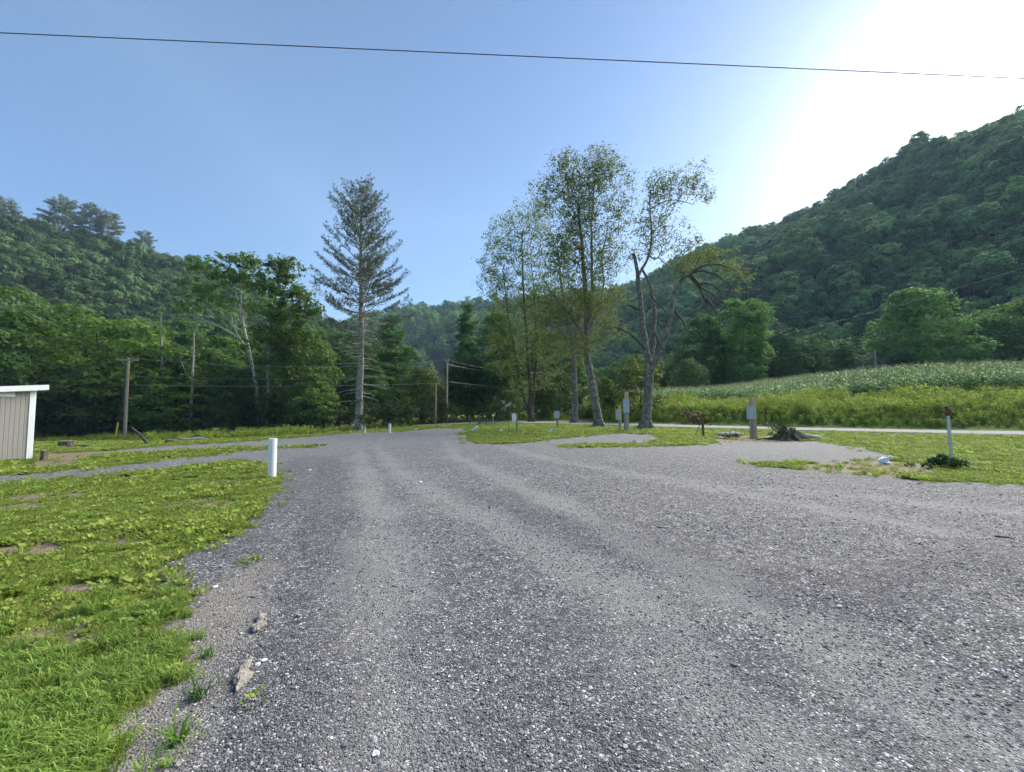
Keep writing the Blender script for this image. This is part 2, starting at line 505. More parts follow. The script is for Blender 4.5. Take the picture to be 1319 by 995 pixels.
t = NT('ground')
vec = t.coord()
def vor(scale, feat='F1', rnd=1.0):
    x = t.node('ShaderNodeTexVoronoi', feature=feat); x.inputs['Scale'].default_value = scale
    x.inputs['Randomness'].default_value = rnd
    wob = t.node('ShaderNodeVectorMath', operation='ADD'); t.link(vec, wob.inputs[0])
    nz = t.node('ShaderNodeTexNoise'); nz.inputs['Scale'].default_value = scale * .9
    sc = t.node('ShaderNodeVectorMath', operation='SCALE'); sc.inputs['Scale'].default_value = .5 / scale
    t.link(vec, nz.inputs['Vector']); t.link(nz.outputs['Color'], sc.inputs[0]); t.link(sc.outputs[0], wob.inputs[1])
    t.link(wob.outputs[0], x.inputs['Vector']); return x
v1 = vor(85); v2 = vor(38)
def chan(col, i=0):
    s_ = t.node('ShaderNodeSeparateColor'); t.link(col, s_.inputs[0]); return s_.outputs[i]
c1 = t.ramp(chan(v1.outputs['Color']), [(0, (.035, .035, .038)), (.4, (.082, .082, .087)), (.72, (.16, .16, .166)), (.9, (.33, .33, .335)), (1, (.75, .74, .74))])
c2 = t.ramp(chan(v2.outputs['Color']), [(0, (.06, .058, .07)), (.6, (.14, .135, .16)), (.85, (.34, .33, .35)), (1, (.7, .69, .7))])
pick = t.ramp(chan(v2.outputs['Color'], 1), [(.80, (0, 0, 0)), (.82, (1, 1, 1))])
inner = t.ramp(v2.outputs['Distance'], [(.28, (1, 1, 1)), (.42, (0, 0, 0))])
big = t.math('MULTIPLY', pick, inner)
gcol = t.mix(big, c1, c2)
m1 = t.noise(vec, .9, 5, .6)
gcol = t.mix(t.ramp(m1, [(.35, (0, 0, 0)), (.7, (.35, .35, .35))]), gcol, (.18, .18, .182))
fine = t.noise(vec, 190, 3, .7)
gcol = t.mix(.8, gcol, t.ramp(fine, [(.3, (.6, .6, .62)), (.7, (1.35, 1.35, 1.33))]), 'MULTIPLY')
v3 = vor(17); gcol = t.mix(.75, gcol, t.ramp(chan(v3.outputs['Color']), [(0, (.55, .55, .56)), (.5, (.95, .95, .95)), (1, (1.6, 1.6, 1.58))]), 'MULTIPLY')
trk_sheen = t.attr('track_sheen'); pil = t.attr('pile'); edg = t.attr('edge'); drt = t.attr('dirt'); grs = t.attr('grass')
gcol = t.mix(t.math('MULTIPLY', trk_sheen, .62), gcol, t.ramp(t.noise(vec, 45, 5, .8), [(.3, (.16, .162, .16)), (.7, (.36, .362, .352))]))
gcol = t.mix(t.math('MULTIPLY', pil, .3), gcol, (.06, .057, .072))
sand = t.ramp(t.noise(vec, 60, 4, .8), [(.35, (.14, .125, .11)), (.65, (.36, .33, .29))])
gcol = t.mix(t.math('MULTIPLY', edg, .7), gcol, sand)
# thin green growth far off in the gravel
dn = t.noise(vec, 14, 6, .7)
dcol = t.ramp(dn, [(.3, (.13, .095, .065)), (.55, (.25, .195, .14)), (.75, (.36, .31, .24))])
soil = t.ramp(t.noise(vec, 9, 6, .75), [(.3, (.10, .10, .035)), (.5, (.16, .21, .04)), (.68, (.23, .30, .06)), (.85, (.27, .27, .11))])
gn = t.math('ADD', grs, t.math('MULTIPLY', t.math('SUBTRACT', t.noise(vec, 3.2, 7, .75), .5), .9))
gm = t.ramp(gn, [(.0, (0, 0, 0)), (.12, (1, 1, 1))])
col = t.mix(gm, gcol, soil)
dm = t.ramp(t.math('ADD', drt, t.math('MULTIPLY', t.math('SUBTRACT', t.noise(vec, 5, 6, .7), .5), .8)), [(.4, (0, 0, 0)), (.65, (1, 1, 1))])
col = t.mix(dm, col, dcol)
t.color(col); t.set(Roughness=.85); t.p.inputs['Specular IOR Level'].default_value = .25
hgt = t.math('ADD', t.math('MULTIPLY', chan(v1.outputs['Color'], 2), .6), t.math('SUBTRACT', 1, t.math('MULTIPLY', v1.outputs['Distance'], 1.3)))
hgt = t.math('ADD', hgt, t.math('MULTIPLY', big, 1.2))
hgt = t.math('ADD', hgt, t.math('MULTIPLY', fine, .5))
t.bump(hgt, .9, .009)
me.materials.append(t.mat)
tag(link('ground', me), kind='structure')

# ------------------------------------------------------------------ road
t = NT('asphalt')
v = t.coord()
c = t.ramp(t.noise(v, 1.2, 8, .7), [(.3, (.13, .132, .135)), (.7, (.20, .202, .205))])
t.color(c); t.set(Roughness=.85)
b = MB(); pts = []
for (a, c_) in zip(ROAD[:-1], ROAD[1:]):
    n_ = max(2, int(np.hypot(*(c_ - a)) / .6))
    pts += [a + (c_ - a) * k / n_ for k in range(n_)]
pts = np.array(pts); T = np.gradient(pts, axis=0)
for _ in range(12): pts[1:-1] = (pts[:-2] + pts[1:-1] * 2 + pts[2:]) / 4
T = norm(np.gradient(pts, axis=0)); Nn = np.stack([-T[:, 1], T[:, 0]], 1)
W = [-2.7, -2.6, -1.3, 0, 1.3, 2.6, 2.7]
Vv = []
for k, w_ in enumerate(W):
    q = pts + Nn * w_
    Vv.append(np.stack([q[:, 0], q[:, 1], H(q[:, 0], q[:, 1]) + (.07 if abs(w_) < 2.65 else -.05)], 1))
Vv = np.stack(Vv, 1); nk = len(W)
b.add(Vv, [(i * nk + j, i * nk + j + 1, (i + 1) * nk + j + 1, (i + 1) * nk + j) for i in range(len(pts) - 1) for j in range(nk - 1)], 0, True)
tag(b.build('road', t.mat), kind='structure')

# ------------------------------------------------------------------ hills
def hill_material(name, c):
    t = NT(name); v = t.coord()
    t.color(t.ramp(t.noise(v, .08, 6), [(.3, tuple(q * .6 for q in c)), (.7, c)])); t.set(Roughness=1.0)
    t.p.inputs['Specular IOR Level'].default_value = 0
    return t.mat
M['hill'] = hill_material('hill_floor', (.035, .05, .02))

def interp_poly(P, n):
    P = np.asarray(P, float); s = np.concatenate([[0], np.cumsum(np.linalg.norm(np.diff(P[:, :2], axis=0), axis=1))])
    q = np.linspace(0, s[-1], n)
    return np.stack([np.interp(q, s, P[:, k]) for k in range(P.shape[1])], 1)

class Hill:
    def __init__(s, name, ridge, base, tree_h, nu=90, nv=40, back=.7, seed=1, spur=.05):
        R = np.array([at(px, py, Y) - np.array([0, 0, tree_h]) for px, py, Y in ridge])
        R = interp_poly(R, nu)
        B = interp_poly([(x, y, Hs(x, y) - 1.5) for x, y in base], nu)
        s.nu, s.nv = nu, nv
        v = np.linspace(0, 1 + back, nv)
        P = np.zeros((nu, nv, 3))
        for k, vv in enumerate(v):
            if vv <= 1: q = B + (R - B) * vv; 
            else:
                q = R + (R - B) * (vv - 1); q[:, 2] = R[:, 2] - (R[:, 2] - B[:, 2]) * (vv - 1) * 1.2
            P[:, k] = q
        hgt = (R[:, 2] - B[:, 2])[:, None]
        vv = np.clip(v, 0, 1)[None]
        n1 = fbm(P[..., 0] / 55 + seed, P[..., 1] / 55, seed, 3) - .5
        P[..., 2] += n1 * hgt * spur * 6 * np.sin(np.pi * np.clip(v, 0, 1))[None]
        # a convex brow, steeper low down
        P[..., 2] += hgt * .06 * np.sin(np.pi * np.clip(v, 0, 1))[None]
        s.P = P
        f = [(i * nv + j, (i + 1) * nv + j, (i + 1) * nv + j + 1, i * nv + j + 1) for i in range(nu - 1) for j in range(nv - 1)]
        b = MB(); b.add(P, f, 0, True)
        tag(b.build(name, M['hill']), kind='structure')
        s.ridge_v = 1 / (1 + back)
    def scatter(s, spacing, seed, vmax=1.12, vmin=.0):
        rng = np.random.default_rng(seed)
        P = s.P; a = P[:-1, :-1]; b_ = P[1:, :-1]; c = P[:-1, 1:]
        area = np.linalg.norm(np.cross(b_ - a, c - a), axis=-1)
        vv = (np.arange(s.nv - 1) + .5) / (s.nv - 1) / s.ridge_v
        area = area * ((vv < vmax) & (vv > vmin))[None]
        n = int(area.sum() / spacing ** 2 * 2.2)
        idx = rng.choice(area.size, n, p=(area / area.sum()).ravel())
        i, j = np.unravel_index(idx, area.shape)
        u, w = rng.random(n), rng.random(n)
        A = P[i, j] * ((1 - u) * (1 - w))[:, None] + P[i + 1, j] * (u * (1 - w))[:, None] + P[i, j + 1] * ((1 - u) * w)[:, None] + P[i + 1, j + 1] * (u * w)[:, None]
        keep = []; cells = {}
        for k in range(n):
            c_ = tuple((A[k] // spacing).astype(int)); ok = True
            for dx in (-1, 0, 1):
                for dy in (-1, 0, 1):
                    for dz in (-1, 0, 1):
                        for q in cells.get((c_[0] + dx, c_[1] + dy, c_[2] + dz), ()):
                            if ((A[q] - A[k]) ** 2).sum() < (spacing * .8) ** 2: ok = False; break
                        if not ok: break
                    if not ok: break
                if not ok: break
            if ok: keep.append(k); cells.setdefault(c_, []).append(k)
        return A[keep]

hill_left = Hill('hill_left',
    [(-700, 120, 95), (-300, 215, 125), (-60, 270, 150), (0, 283, 160), (60, 296, 165), (120, 312, 170), (170, 325, 175), (205, 338, 180), (245, 348, 190), (290, 366, 200), (340, 388, 215), (400, 415, 235), (470, 440, 250), (540, 462, 260)],
    [(-190, 40), (-110, 60), (-90, 72), (-80, 78), (-70, 84), (-60, 90), (-45, 100), (-35, 115), (-25, 140)], 8, seed=3)
hill_centre = Hill('hill_centre',
    [(330, 440, 520), (430, 418, 500), (500, 402, 490), (530, 395, 480), (580, 391, 470), (630, 384, 470), (700, 380, 470), (790, 372, 480), (900, 350, 520), (1000, 330, 560)],
    [(-190, 330), (-100, 300), (-30, 280), (30, 280), (90, 300), (170, 340)], 10, seed=8)
hill_right = Hill('hill_right',
    [(700, 420, 440), (790, 385, 430), (840, 358, 420), (900, 325, 400), (960, 303, 385), (1050, 268, 360), (1118, 236, 345), (1150, 222, 335), (1200, 195, 320), (1260, 168, 305), (1319, 140, 292), (1500, 62, 262), (1800, -30, 225), (2300, -130, 180), (4000, -260, 110)],
    [(20, 270), (60, 205), (95, 160), (125, 132), (150, 110), (175, 80), (190, 45), (200, 0), (200, -60)], 10, nu=120, nv=50, seed=5)

# ------------------------------------------------------------------ tree builders
def crown_quads(centres, radii, per, size, rng, flat=.75, up=.35, aspect=.62, shade_var=.5, hollow=.7, jit=.55):
    """leaf clumps: centres (K,3), radii (K,) -> quads and shades"""
    K = len(centres)
    n = np.maximum(4, (per * np.ones(K))).astype(int)
    idx = np.repeat(np.arange(K), n)
    N = len(idx)
    d = norm(rng.normal(size=(N, 3)))
    d[:, 2] = np.where((d[:, 2] < -.35) & (rng.random(N) < .7), -d[:, 2], d[:, 2])
    rad = radii[idx] * (hollow + (1 - hollow) * rng.random(N)) * (.8 + .35 * rng.random(N))
    off = d * rad[:, None]; off[:, 2] *= flat
    C = centres[idx] + off
    nn = norm(d * .8 + np.array([0, 0, up]) + rng.normal(size=(N, 3)) * jit)
    s = size * (.6 + .8 * rng.random(N))
    q = leaf_quads(C, nn, s, aspect, rng)
    cs = rng.random(K)
    sh = np.clip(.5 + (cs[idx] - .5) * shade_var + (rng.random(N) - .5) * .6, 0, 1)
    return q, sh

def envelope_pts(n, h0, h1, rad, rng, prof, fill=.55, lop=0.0, aspect=1.0):
    """cluster centres inside a crown of revolution; prof(t)->relative radius, t 0..1 from bottom"""
    tt = rng.random(n * 3); keep = rng.random(n * 3) < (prof(tt) ** 1.3 / prof(np.linspace(0, 1, 50)).max() ** 1.3 + .06)
    tt = tt[keep][:n]
    a = rng.random(len(tt)) * 2 * np.pi
    lob = 1 + .22 * np.sin(a * 2 + lop * 7 + tt * 5) + .16 * np.sin(a * 3 + 2 + lop * 3 - tt * 4)
    r = rad * prof(tt) * lob * (fill + (1 - fill) * rng.random(len(tt))) 
    z = h0 + (h1 - h0) * tt
    return np.stack([np.cos(a) * r, np.sin(a) * r * aspect, z], 1)

P_ROUND = lambda t: np.sqrt(np.clip(1 - (2 * np.asarray(t) * .93 - .86) ** 2, 0.02, 1))
P_EGG = lambda t: np.clip(np.sin(np.pi * np.clip(np.asarray(t) * .8 + .16, 0, 1)) ** .8, .05, 1)
P_CONE = lambda t: np.clip(1.05 - np.asarray(t), .05, 1) ** .8
P_TALL = lambda t: np.clip(np.sin(np.pi * np.clip(np.asarray(t) * .9 + .06, 0, 1)) ** .6, .08, 1)

class Skel:
    """a branching skeleton grown by joining each target to the nearest fitting node"""
    def __init__(s): s.p = []; s.par = []; s.rad = []; s.chains = []; s.fixed = []
    def trunk(s, pts, r0, r1, start=None, step=.5, wob=.0, rng=RNG):
        pts = np.asarray(pts, float)
        seg = np.concatenate([[0], np.cumsum(np.linalg.norm(np.diff(pts, axis=0), axis=1))])
        n = max(3, int(seg[-1] / step))
        q = np.linspace(0, seg[-1], n)
        P = np.stack([np.interp(q, seg, pts[:, k]) for k in range(3)], 1)
        for _ in range(2): P[1:-1] = (P[:-2] + 2 * P[1:-1] + P[2:]) / 4
        if wob:
            w = np.cumsum(rng.normal(size=P.shape) * wob, axis=0); w -= np.linspace(0, 1, n)[:, None] * w[-1]; w[:, 2] *= .2; P = P + w
        rr_ = r0 + (r1 - r0) * np.linspace(0, 1, n) ** .8
        ch = []; prev = -1 if start is None else start
        if start is not None: ch.append(start)
        for a, r in zip(P, rr_):
            s.p.append(a); s.par.append(prev); s.fixed.append(r); prev = len(s.p) - 1; ch.append(prev)
        s.chains.append(ch); return ch
    def grow(s, targets, rng, step=.6, zpen=.9, wob=.05, hmin=None, zmin=None, maxpar=None):
        T = np.asarray(targets, float)
        P = np.array(s.p)
        o = np.argsort([np.min(np.linalg.norm(P - t, axis=1)) for t in T])
        s.tips = []
        buf = np.zeros((len(P) + len(T) * 60, 3)); buf[:len(P)] = P; m = len(P)
        for k in o:
            t = T[k]; Q = buf[:m]
            dv = t - Q; hd = np.hypot(dv[:, 0], dv[:, 1]); d = np.sqrt(hd ** 2 + dv[:, 2] ** 2)
            cost = d + zpen * np.clip(hd * .45 - dv[:, 2], 0, None)
            if zmin is not None: cost = cost + 50 * (Q[:, 2] < zmin)
            j = int(np.argmin(cost)); p = Q[j]; L = d[j]
            if L < .15: s.tips.append(j); continue
            n = max(2, min(55, int(L / step)))
            pj = s.par[j]; dirn = norm(p - s.p[pj]) if pj >= 0 else np.array([0, 0, 1.])
            c = p + (dirn * .6 + norm(t - p) * .5 + np.array([0, 0, .15])) * L * .35
            u = np.linspace(0, 1, n + 1)[1:, None]
            pts = (1 - u) ** 2 * p + 2 * u * (1 - u) * c + u ** 2 * t
            pts = pts + rng.normal(size=pts.shape) * wob * L ** .5 * np.sin(np.pi * u)
            ch = [j]; prev = j
            for a in pts:
                s.p.append(a); s.par.append(prev); s.fixed.append(None); prev = len(s.p) - 1; ch.append(prev)
                if m < len(buf): buf[m] = a; m += 1
            s.chains.append(ch); s.tips.append(prev)
    def mesh(s, name, mat, tip=.012, power=.5, nmax=9, extra=None, rmax=None):
        n = len(s.p); cnt = np.zeros(n)
        kids = np.zeros(n, int)
        for i in range(n):
            if s.par[i] >= 0: kids[s.par[i]] += 1
        cnt[kids == 0] = 1
        for i in range(n - 1, -1, -1):
            if s.par[i] >= 0: cnt[s.par[i]] += cnt[i]
        R = tip * cnt ** power
        for i in range(n):
            if s.fixed[i] is not None: R[i] = s.fixed[i]
            elif s.par[i] >= 0: R[i] = min(R[i], R[s.par[i]] * .9)
        b = MB(); P = np.array(s.p)
        for ch in s.chains:
            r = R[ch].copy()
            if s.fixed[ch[-1]] is None or (s.fixed[ch[0]] is not None and ch[0] != 0 and len(ch) > 1): r[0] = min(r[0], r[1] * 1.25)
            b.tube(P[ch], r, nmax if r.max() > .12 else (5 if r.max() > .04 else 3), cap=False)
        if extra: extra(b)
        return b.mesh(name, mat)

def flare(base, r, rng, b, n=5, h=.9):
    for k in range(n):
        a = k * 2 * np.pi / n + rng.random() * .7
        d = np.array([math.cos(a), math.sin(a), 0])
        b.tube([base + np.array([0, 0, h]) + d * r * .35, base + d * r * .75 + np.array([0, 0, h * .35]), base + d * r * 1.25 + np.array([0, 0, .02]), base + d * r * 1.7 + np.array([0, 0, -.2])], [r * .45, r * .42, r * .28, r * .1], 6)

def forest_tree(seed, h, rad, prof, h0, nclus, per, size, leaf, crad, bark, fill=.45, trunk_r=None, tip=.02, shade_var=.6, flat=.7, limbs=True):
    rng = np.random.default_rng(seed)
    C = envelope_pts(nclus, h0, h * .95, rad, rng, prof, fill, rng.random())
    cr = crad * (.6 + .7 * rng.random(len(C)))
    q, sh = crown_quads(C, cr, per, size, rng, flat=flat, shade_var=shade_var)
    crown = quad_mesh('crown', q, leaf, sh)
    s = Skel(); tr_ = trunk_r or h * .014
    s.trunk([(0, 0, -.3), (rng.normal() * .2, rng.normal() * .2, h * .3), (rng.normal() * .5, rng.normal() * .5, h * .62), (rng.normal() * .5, rng.normal() * .5, h * .9)], tr_, tr_ * .15, step=1.0)
    if limbs:
        sel = C[rng.choice(len(C), min(len(C), 70), replace=False)]
        s.grow(sel, rng, step=1.1, zmin=h0 * .6)
    return s.mesh('trunk', bark, tip=tip), crown

def tree_thing(name, meshes, loc, label, cat='tree', group=None, scale=(1, 1, 1), rz=0.0, color=None, proto=None, names=('trunk', 'crown')):
    if proto is None:
        o = empty(name, loc, label, cat, group, rz)
        for me_, nm in zip(meshes, names):
            if me_ is not None:
                c = link(nm, me_, o)
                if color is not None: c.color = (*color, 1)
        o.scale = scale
        return o

# ---- forest prototypes (about 16 m)
PRO = {}
PRO['round'] = forest_tree(11, 15, 6.0, P_ROUND, 2.0, 150, 105, .42, M['leaf_forest'], 1.5, M['bark_dark'])
PRO['egg'] = forest_tree(12, 17, 5.0, P_EGG, 1.5, 150, 105, .42, M['leaf_forest'], 1.4, M['bark_dark'])
PRO['tall'] = forest_tree(13, 20, 4.6, P_TALL, 2.0, 170, 95, .42, M['leaf_forest'], 1.25, M['bark_grey'])
PRO['loose'] = forest_tree(14, 18, 5.2, P_TALL, 3.0, 150, 60, .36, M['leaf_forest'], 1.2, M['bark_grey'], fill=.2, flat=.8)
PRO['hemlock'] = forest_tree(15, 18, 4.4, P_CONE, 1.0, 190, 75, .34, M['leaf_forest'], 1.15, M['bark_dark'], flat=.4, fill=.35)
PRO['bush'] = forest_tree(16, 4.2, 2.6, P_ROUND, .4, 60, 80, .22, M['leaf_under'], .75, M['bark_dark'], limbs=False)
PRO['shrub'] = forest_tree(17, 2.4, 1.5, P_ROUND, .2, 34, 60, .17, M['leaf_under'], .5, M['bark_dark'], limbs=False)
PRO_H = dict(round=15, egg=17, tall=20, loose=18, hemlock=18, bush=4.2, shrub=2.4)
PRO_R = dict(round=6.9, egg=5.9, tall=5.3, loose=6.0, hemlock=5.0, bush=3.0, shrub=1.8)

def put(kind, px, top, hw, Y, label, group=None, color=(1, 1, 1), cat='tree', name=None, base=None, seed=None):
    """a tree whose trunk stands at photo column px and distance Y, reaching up to row top, half as wide as hw pixels"""
    T_ = at(px, top, Y)
    z0 = Hs(T_[0], Y) if base is None else base
    h = T_[2] - z0; r = hw / F * Y * math.sqrt(1 + ((px - CX) / F) ** 2)
    rz = random.random() * 6.28
    sc = (r / PRO_R[kind], r / PRO_R[kind], h / PRO_H[kind] / .97)
    nm = name or {'bush': 'bush', 'shrub': 'bush', 'hemlock': 'hemlock_tree'}.get(kind, 'broadleaf_tree')
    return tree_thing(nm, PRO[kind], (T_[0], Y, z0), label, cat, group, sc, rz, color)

# ------------------------------------------------------------------ trees of the left edge of the wood
D, G, L_ = (.75, .85, .85), (1, 1, 1), (1.25, 1.25, .95)
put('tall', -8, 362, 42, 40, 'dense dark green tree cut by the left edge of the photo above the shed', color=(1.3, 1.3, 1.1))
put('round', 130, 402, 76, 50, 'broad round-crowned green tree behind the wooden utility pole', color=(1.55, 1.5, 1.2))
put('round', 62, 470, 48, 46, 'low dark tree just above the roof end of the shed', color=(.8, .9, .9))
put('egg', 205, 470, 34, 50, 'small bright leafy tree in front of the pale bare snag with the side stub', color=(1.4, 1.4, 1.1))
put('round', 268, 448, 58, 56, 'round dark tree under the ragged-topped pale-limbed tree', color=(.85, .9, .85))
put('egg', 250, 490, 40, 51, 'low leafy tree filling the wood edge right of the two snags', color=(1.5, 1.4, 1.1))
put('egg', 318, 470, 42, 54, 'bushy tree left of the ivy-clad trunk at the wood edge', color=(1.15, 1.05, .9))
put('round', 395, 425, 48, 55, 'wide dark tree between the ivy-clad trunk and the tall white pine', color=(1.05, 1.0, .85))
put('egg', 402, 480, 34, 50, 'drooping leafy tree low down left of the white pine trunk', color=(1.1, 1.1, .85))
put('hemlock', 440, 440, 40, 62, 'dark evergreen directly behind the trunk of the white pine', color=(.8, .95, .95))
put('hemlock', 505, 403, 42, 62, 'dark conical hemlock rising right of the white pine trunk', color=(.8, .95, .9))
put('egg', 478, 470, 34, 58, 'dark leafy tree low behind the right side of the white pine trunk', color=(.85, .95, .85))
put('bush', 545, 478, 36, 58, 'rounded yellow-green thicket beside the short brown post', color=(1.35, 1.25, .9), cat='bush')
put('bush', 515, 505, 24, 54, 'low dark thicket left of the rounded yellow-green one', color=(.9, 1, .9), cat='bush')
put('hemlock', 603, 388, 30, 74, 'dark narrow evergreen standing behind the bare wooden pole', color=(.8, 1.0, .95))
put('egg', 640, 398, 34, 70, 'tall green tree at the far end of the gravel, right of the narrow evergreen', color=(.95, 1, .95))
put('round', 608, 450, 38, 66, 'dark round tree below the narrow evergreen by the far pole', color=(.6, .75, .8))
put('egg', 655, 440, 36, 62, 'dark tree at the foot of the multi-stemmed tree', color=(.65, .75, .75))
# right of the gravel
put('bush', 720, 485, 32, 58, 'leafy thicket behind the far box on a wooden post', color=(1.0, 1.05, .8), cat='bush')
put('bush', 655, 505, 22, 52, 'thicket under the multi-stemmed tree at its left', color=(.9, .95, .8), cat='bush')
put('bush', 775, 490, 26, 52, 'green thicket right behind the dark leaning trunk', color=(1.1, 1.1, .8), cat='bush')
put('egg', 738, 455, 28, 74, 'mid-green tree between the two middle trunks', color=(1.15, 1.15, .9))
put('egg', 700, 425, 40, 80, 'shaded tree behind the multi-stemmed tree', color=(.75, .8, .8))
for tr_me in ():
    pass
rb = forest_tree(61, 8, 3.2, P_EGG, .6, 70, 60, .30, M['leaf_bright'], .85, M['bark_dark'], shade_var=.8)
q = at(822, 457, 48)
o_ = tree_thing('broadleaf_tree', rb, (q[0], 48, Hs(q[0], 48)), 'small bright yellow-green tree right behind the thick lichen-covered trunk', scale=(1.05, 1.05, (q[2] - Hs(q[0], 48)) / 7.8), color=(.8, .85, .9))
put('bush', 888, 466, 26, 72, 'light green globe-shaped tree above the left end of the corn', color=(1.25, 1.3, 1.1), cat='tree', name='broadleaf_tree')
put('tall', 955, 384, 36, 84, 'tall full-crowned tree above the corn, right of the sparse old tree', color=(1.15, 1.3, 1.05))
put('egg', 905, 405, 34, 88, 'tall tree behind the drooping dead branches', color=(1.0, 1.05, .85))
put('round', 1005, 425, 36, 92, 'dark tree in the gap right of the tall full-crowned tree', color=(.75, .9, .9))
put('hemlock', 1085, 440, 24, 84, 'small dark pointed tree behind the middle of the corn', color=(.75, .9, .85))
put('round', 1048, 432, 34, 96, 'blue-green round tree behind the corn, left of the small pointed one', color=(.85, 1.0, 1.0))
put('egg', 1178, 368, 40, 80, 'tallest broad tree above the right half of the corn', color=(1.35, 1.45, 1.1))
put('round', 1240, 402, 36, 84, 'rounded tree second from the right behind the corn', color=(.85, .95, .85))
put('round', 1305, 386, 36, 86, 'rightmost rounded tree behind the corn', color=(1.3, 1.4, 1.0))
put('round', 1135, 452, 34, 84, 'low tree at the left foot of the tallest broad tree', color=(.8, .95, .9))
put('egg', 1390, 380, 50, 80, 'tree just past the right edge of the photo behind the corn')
pale = forest_tree(71, 9, 3.6, P_ROUND, 1, 60, 28, .3, leaf_mat('leaf_pale', (.14, .16, .11), (.26, .28, .2), .3, .1), .8, M['dead_wood'], fill=.3, tip=.03)
q = at(1112, 455, 80)
tree_thing('dead_tree', pale, (q[0], 80, Hs(q[0], 80)), 'pale grey half-dead tree behind the corn', scale=(1, 1, (q[2] - Hs(q[0], 80)) / 8.8))

# rows that fill the wood behind them
rows = []
r_ = random.Random(5)
for px in range(-60, 470, 34):
    for Y in (66, 82):
        top = np.interp(px, [-60, 130, 250, 400, 470], [395, 425, 415, 440, 440]) + r_.uniform(-14, 22)
        rows.append((r_.choice(['round', 'egg', 'tall', 'round']), px + r_.uniform(-10, 10), top, r_.uniform(32, 46), Y + r_.uniform(-4, 4), 'l'))
for px in range(455, 700, 32):
    rows.append((r_.choice(['round', 'egg', 'hemlock']), px + r_.uniform(-8, 8), np.interp(px, [455, 560, 700], [458, 490, 445]) + r_.uniform(-10, 14), r_.uniform(24, 34), 96 + r_.uniform(-6, 8), 'c'))
for px in range(720, 1400, 33):
    rows.append((r_.choice(['round', 'egg', 'tall']), px + r_.uniform(-8, 8), np.interp(px, [720, 820, 1000, 1400], [462, 462, 440, 425]) + r_.uniform(-10, 20), r_.uniform(26, 38), 108 + r_.uniform(-8, 10), 'r'))
LAB = dict(l=('one of the trees standing close behind the left wood edge', 'trees behind the left wood edge'),
           c=('one of the trees at the far end of the valley floor', 'trees at the far end of the valley floor'),
           r=('one of the trees at the foot of the right hill behind the corn', 'trees at the foot of the right hill'))
for k, px, top, hw, Y, g in rows:
    c = .75 + r_.random() * .45
    put(k, px, top, hw, Y, LAB[g][0], LAB[g][1], (c * r_.uniform(.85, 1.1), c, c * r_.uniform(.8, 1.05)), name='broadleaf_tree')
ORD = ['first', 'second', 'third', 'fourth', 'fifth', 'sixth', 'seventh', 'eighth', 'ninth', 'tenth', 'eleventh', 'twelfth', 'thirteenth', 'fourteenth', 'fifteenth', 'sixteenth', 'seventeenth', 'eighteenth', 'nineteenth', 'twentieth', 'twenty-first', 'twenty-second', 'twenty-third', 'last']
nb_ = 0
# undergrowth bushes along the dark foot of the wood
for i, px in enumerate(range(60, 530, 21)):
    Y = 49 + r_.uniform(-1, 4)
    if abs(px - 463) < 16 or abs(px - 160) < 10: continue
    put(r_.choice(['bush', 'shrub', 'bush']), px, r_.uniform(512, 532), r_.uniform(14, 24), Y, f'{ORD[nb_]} dark bush from the shed along the foot of the left wood', 'bushes along the foot of the left wood', (r_.uniform(.6, .9), r_.uniform(.7, .95), .8), cat='bush'); nb_ += 1
for kb, px in enumerate((560, 580, 600, 622, 642, 664, 688, 706, 735, 752, 785, 800, 848)):
    Y = 54 + r_.uniform(-1, 4) - (px > 740) * 4
    put(r_.choice(['bush', 'shrub']), px, r_.uniform(514, 530), r_.uniform(12, 20), Y, f'{ORD[kb]} bush from the left along the far side of the road bend', 'bushes beyond the bend of the road', (r_.uniform(.8, 1.1), r_.uniform(.85, 1.1), .8), cat='bush')

# ------------------------------------------------------------------ hill forest: 300 trees of their own and the mass behind them
def hill_tree(leaf, seed, h, r, prof, n=40, per=65, size=.62, cr=1.45):
    rng = np.random.default_rng(seed)
    C = envelope_pts(n, h * .30, h * .9, r, rng, prof, .8, rng.random())
    q, sh = crown_quads(C, cr * (.55 + .6 * rng.random(len(C))), per, size, rng, flat=.8, shade_var=.6, up=.25, jit=.25)
    cc = np.array([0, 0, h * .5]); mid = q.mean(1); out = norm(mid - cc)
    mid2 = mid + out * 0
    # turn each leaf part of the way towards the crown's own outward direction
    t_ = norm(q[:, 2] - q[:, 0]); s2 = np.linalg.norm(q[:, 2] - q[:, 0], axis=1)
    n_ = norm(np.cross(q[:, 2] - q[:, 0], q[:, 3] - q[:, 1])); n_ *= np.sign((n_ * out).sum(1))[:, None]
    q = leaf_quads(mid2, norm(n_ * .6 + out * .7), s2, .75, rng)
    b = np.zeros((4, 4, 3))
    for k in range(4):                       # the trunk: four sides
        a, c = k * math.pi / 2, (k + 1) * math.pi / 2
        b[k] = [(.22 * math.cos(a), .22 * math.sin(a), -2), (.22 * math.cos(c), .22 * math.sin(c), -2), (.1 * math.cos(c), .1 * math.sin(c), h * .7), (.1 * math.cos(a), .1 * math.sin(a), h * .7)]
    return quad_mesh('hillside_tree', np.concatenate([q, b]), [M[leaf], M['bark_grey']], np.concatenate([sh, np.zeros(4)]), np.concatenate([np.zeros(len(q)), np.ones(4)]))
HTK = [(101, 11, 4.0, P_ROUND), (102, 12, 3.8, P_EGG), (103, 13, 3.5, P_TALL), (104, 10, 4.4, P_ROUND), (105, 14, 3.4, P_EGG), (106, 11.5, 3.2, P_CONE, 34)]
HTS = {'right': [hill_tree('leaf_hill', *a) for a in HTK], 'left': [hill_tree('leaf_mixed_shaded', *a) for a in HTK]}; HTS['centre'] = HTS['right']

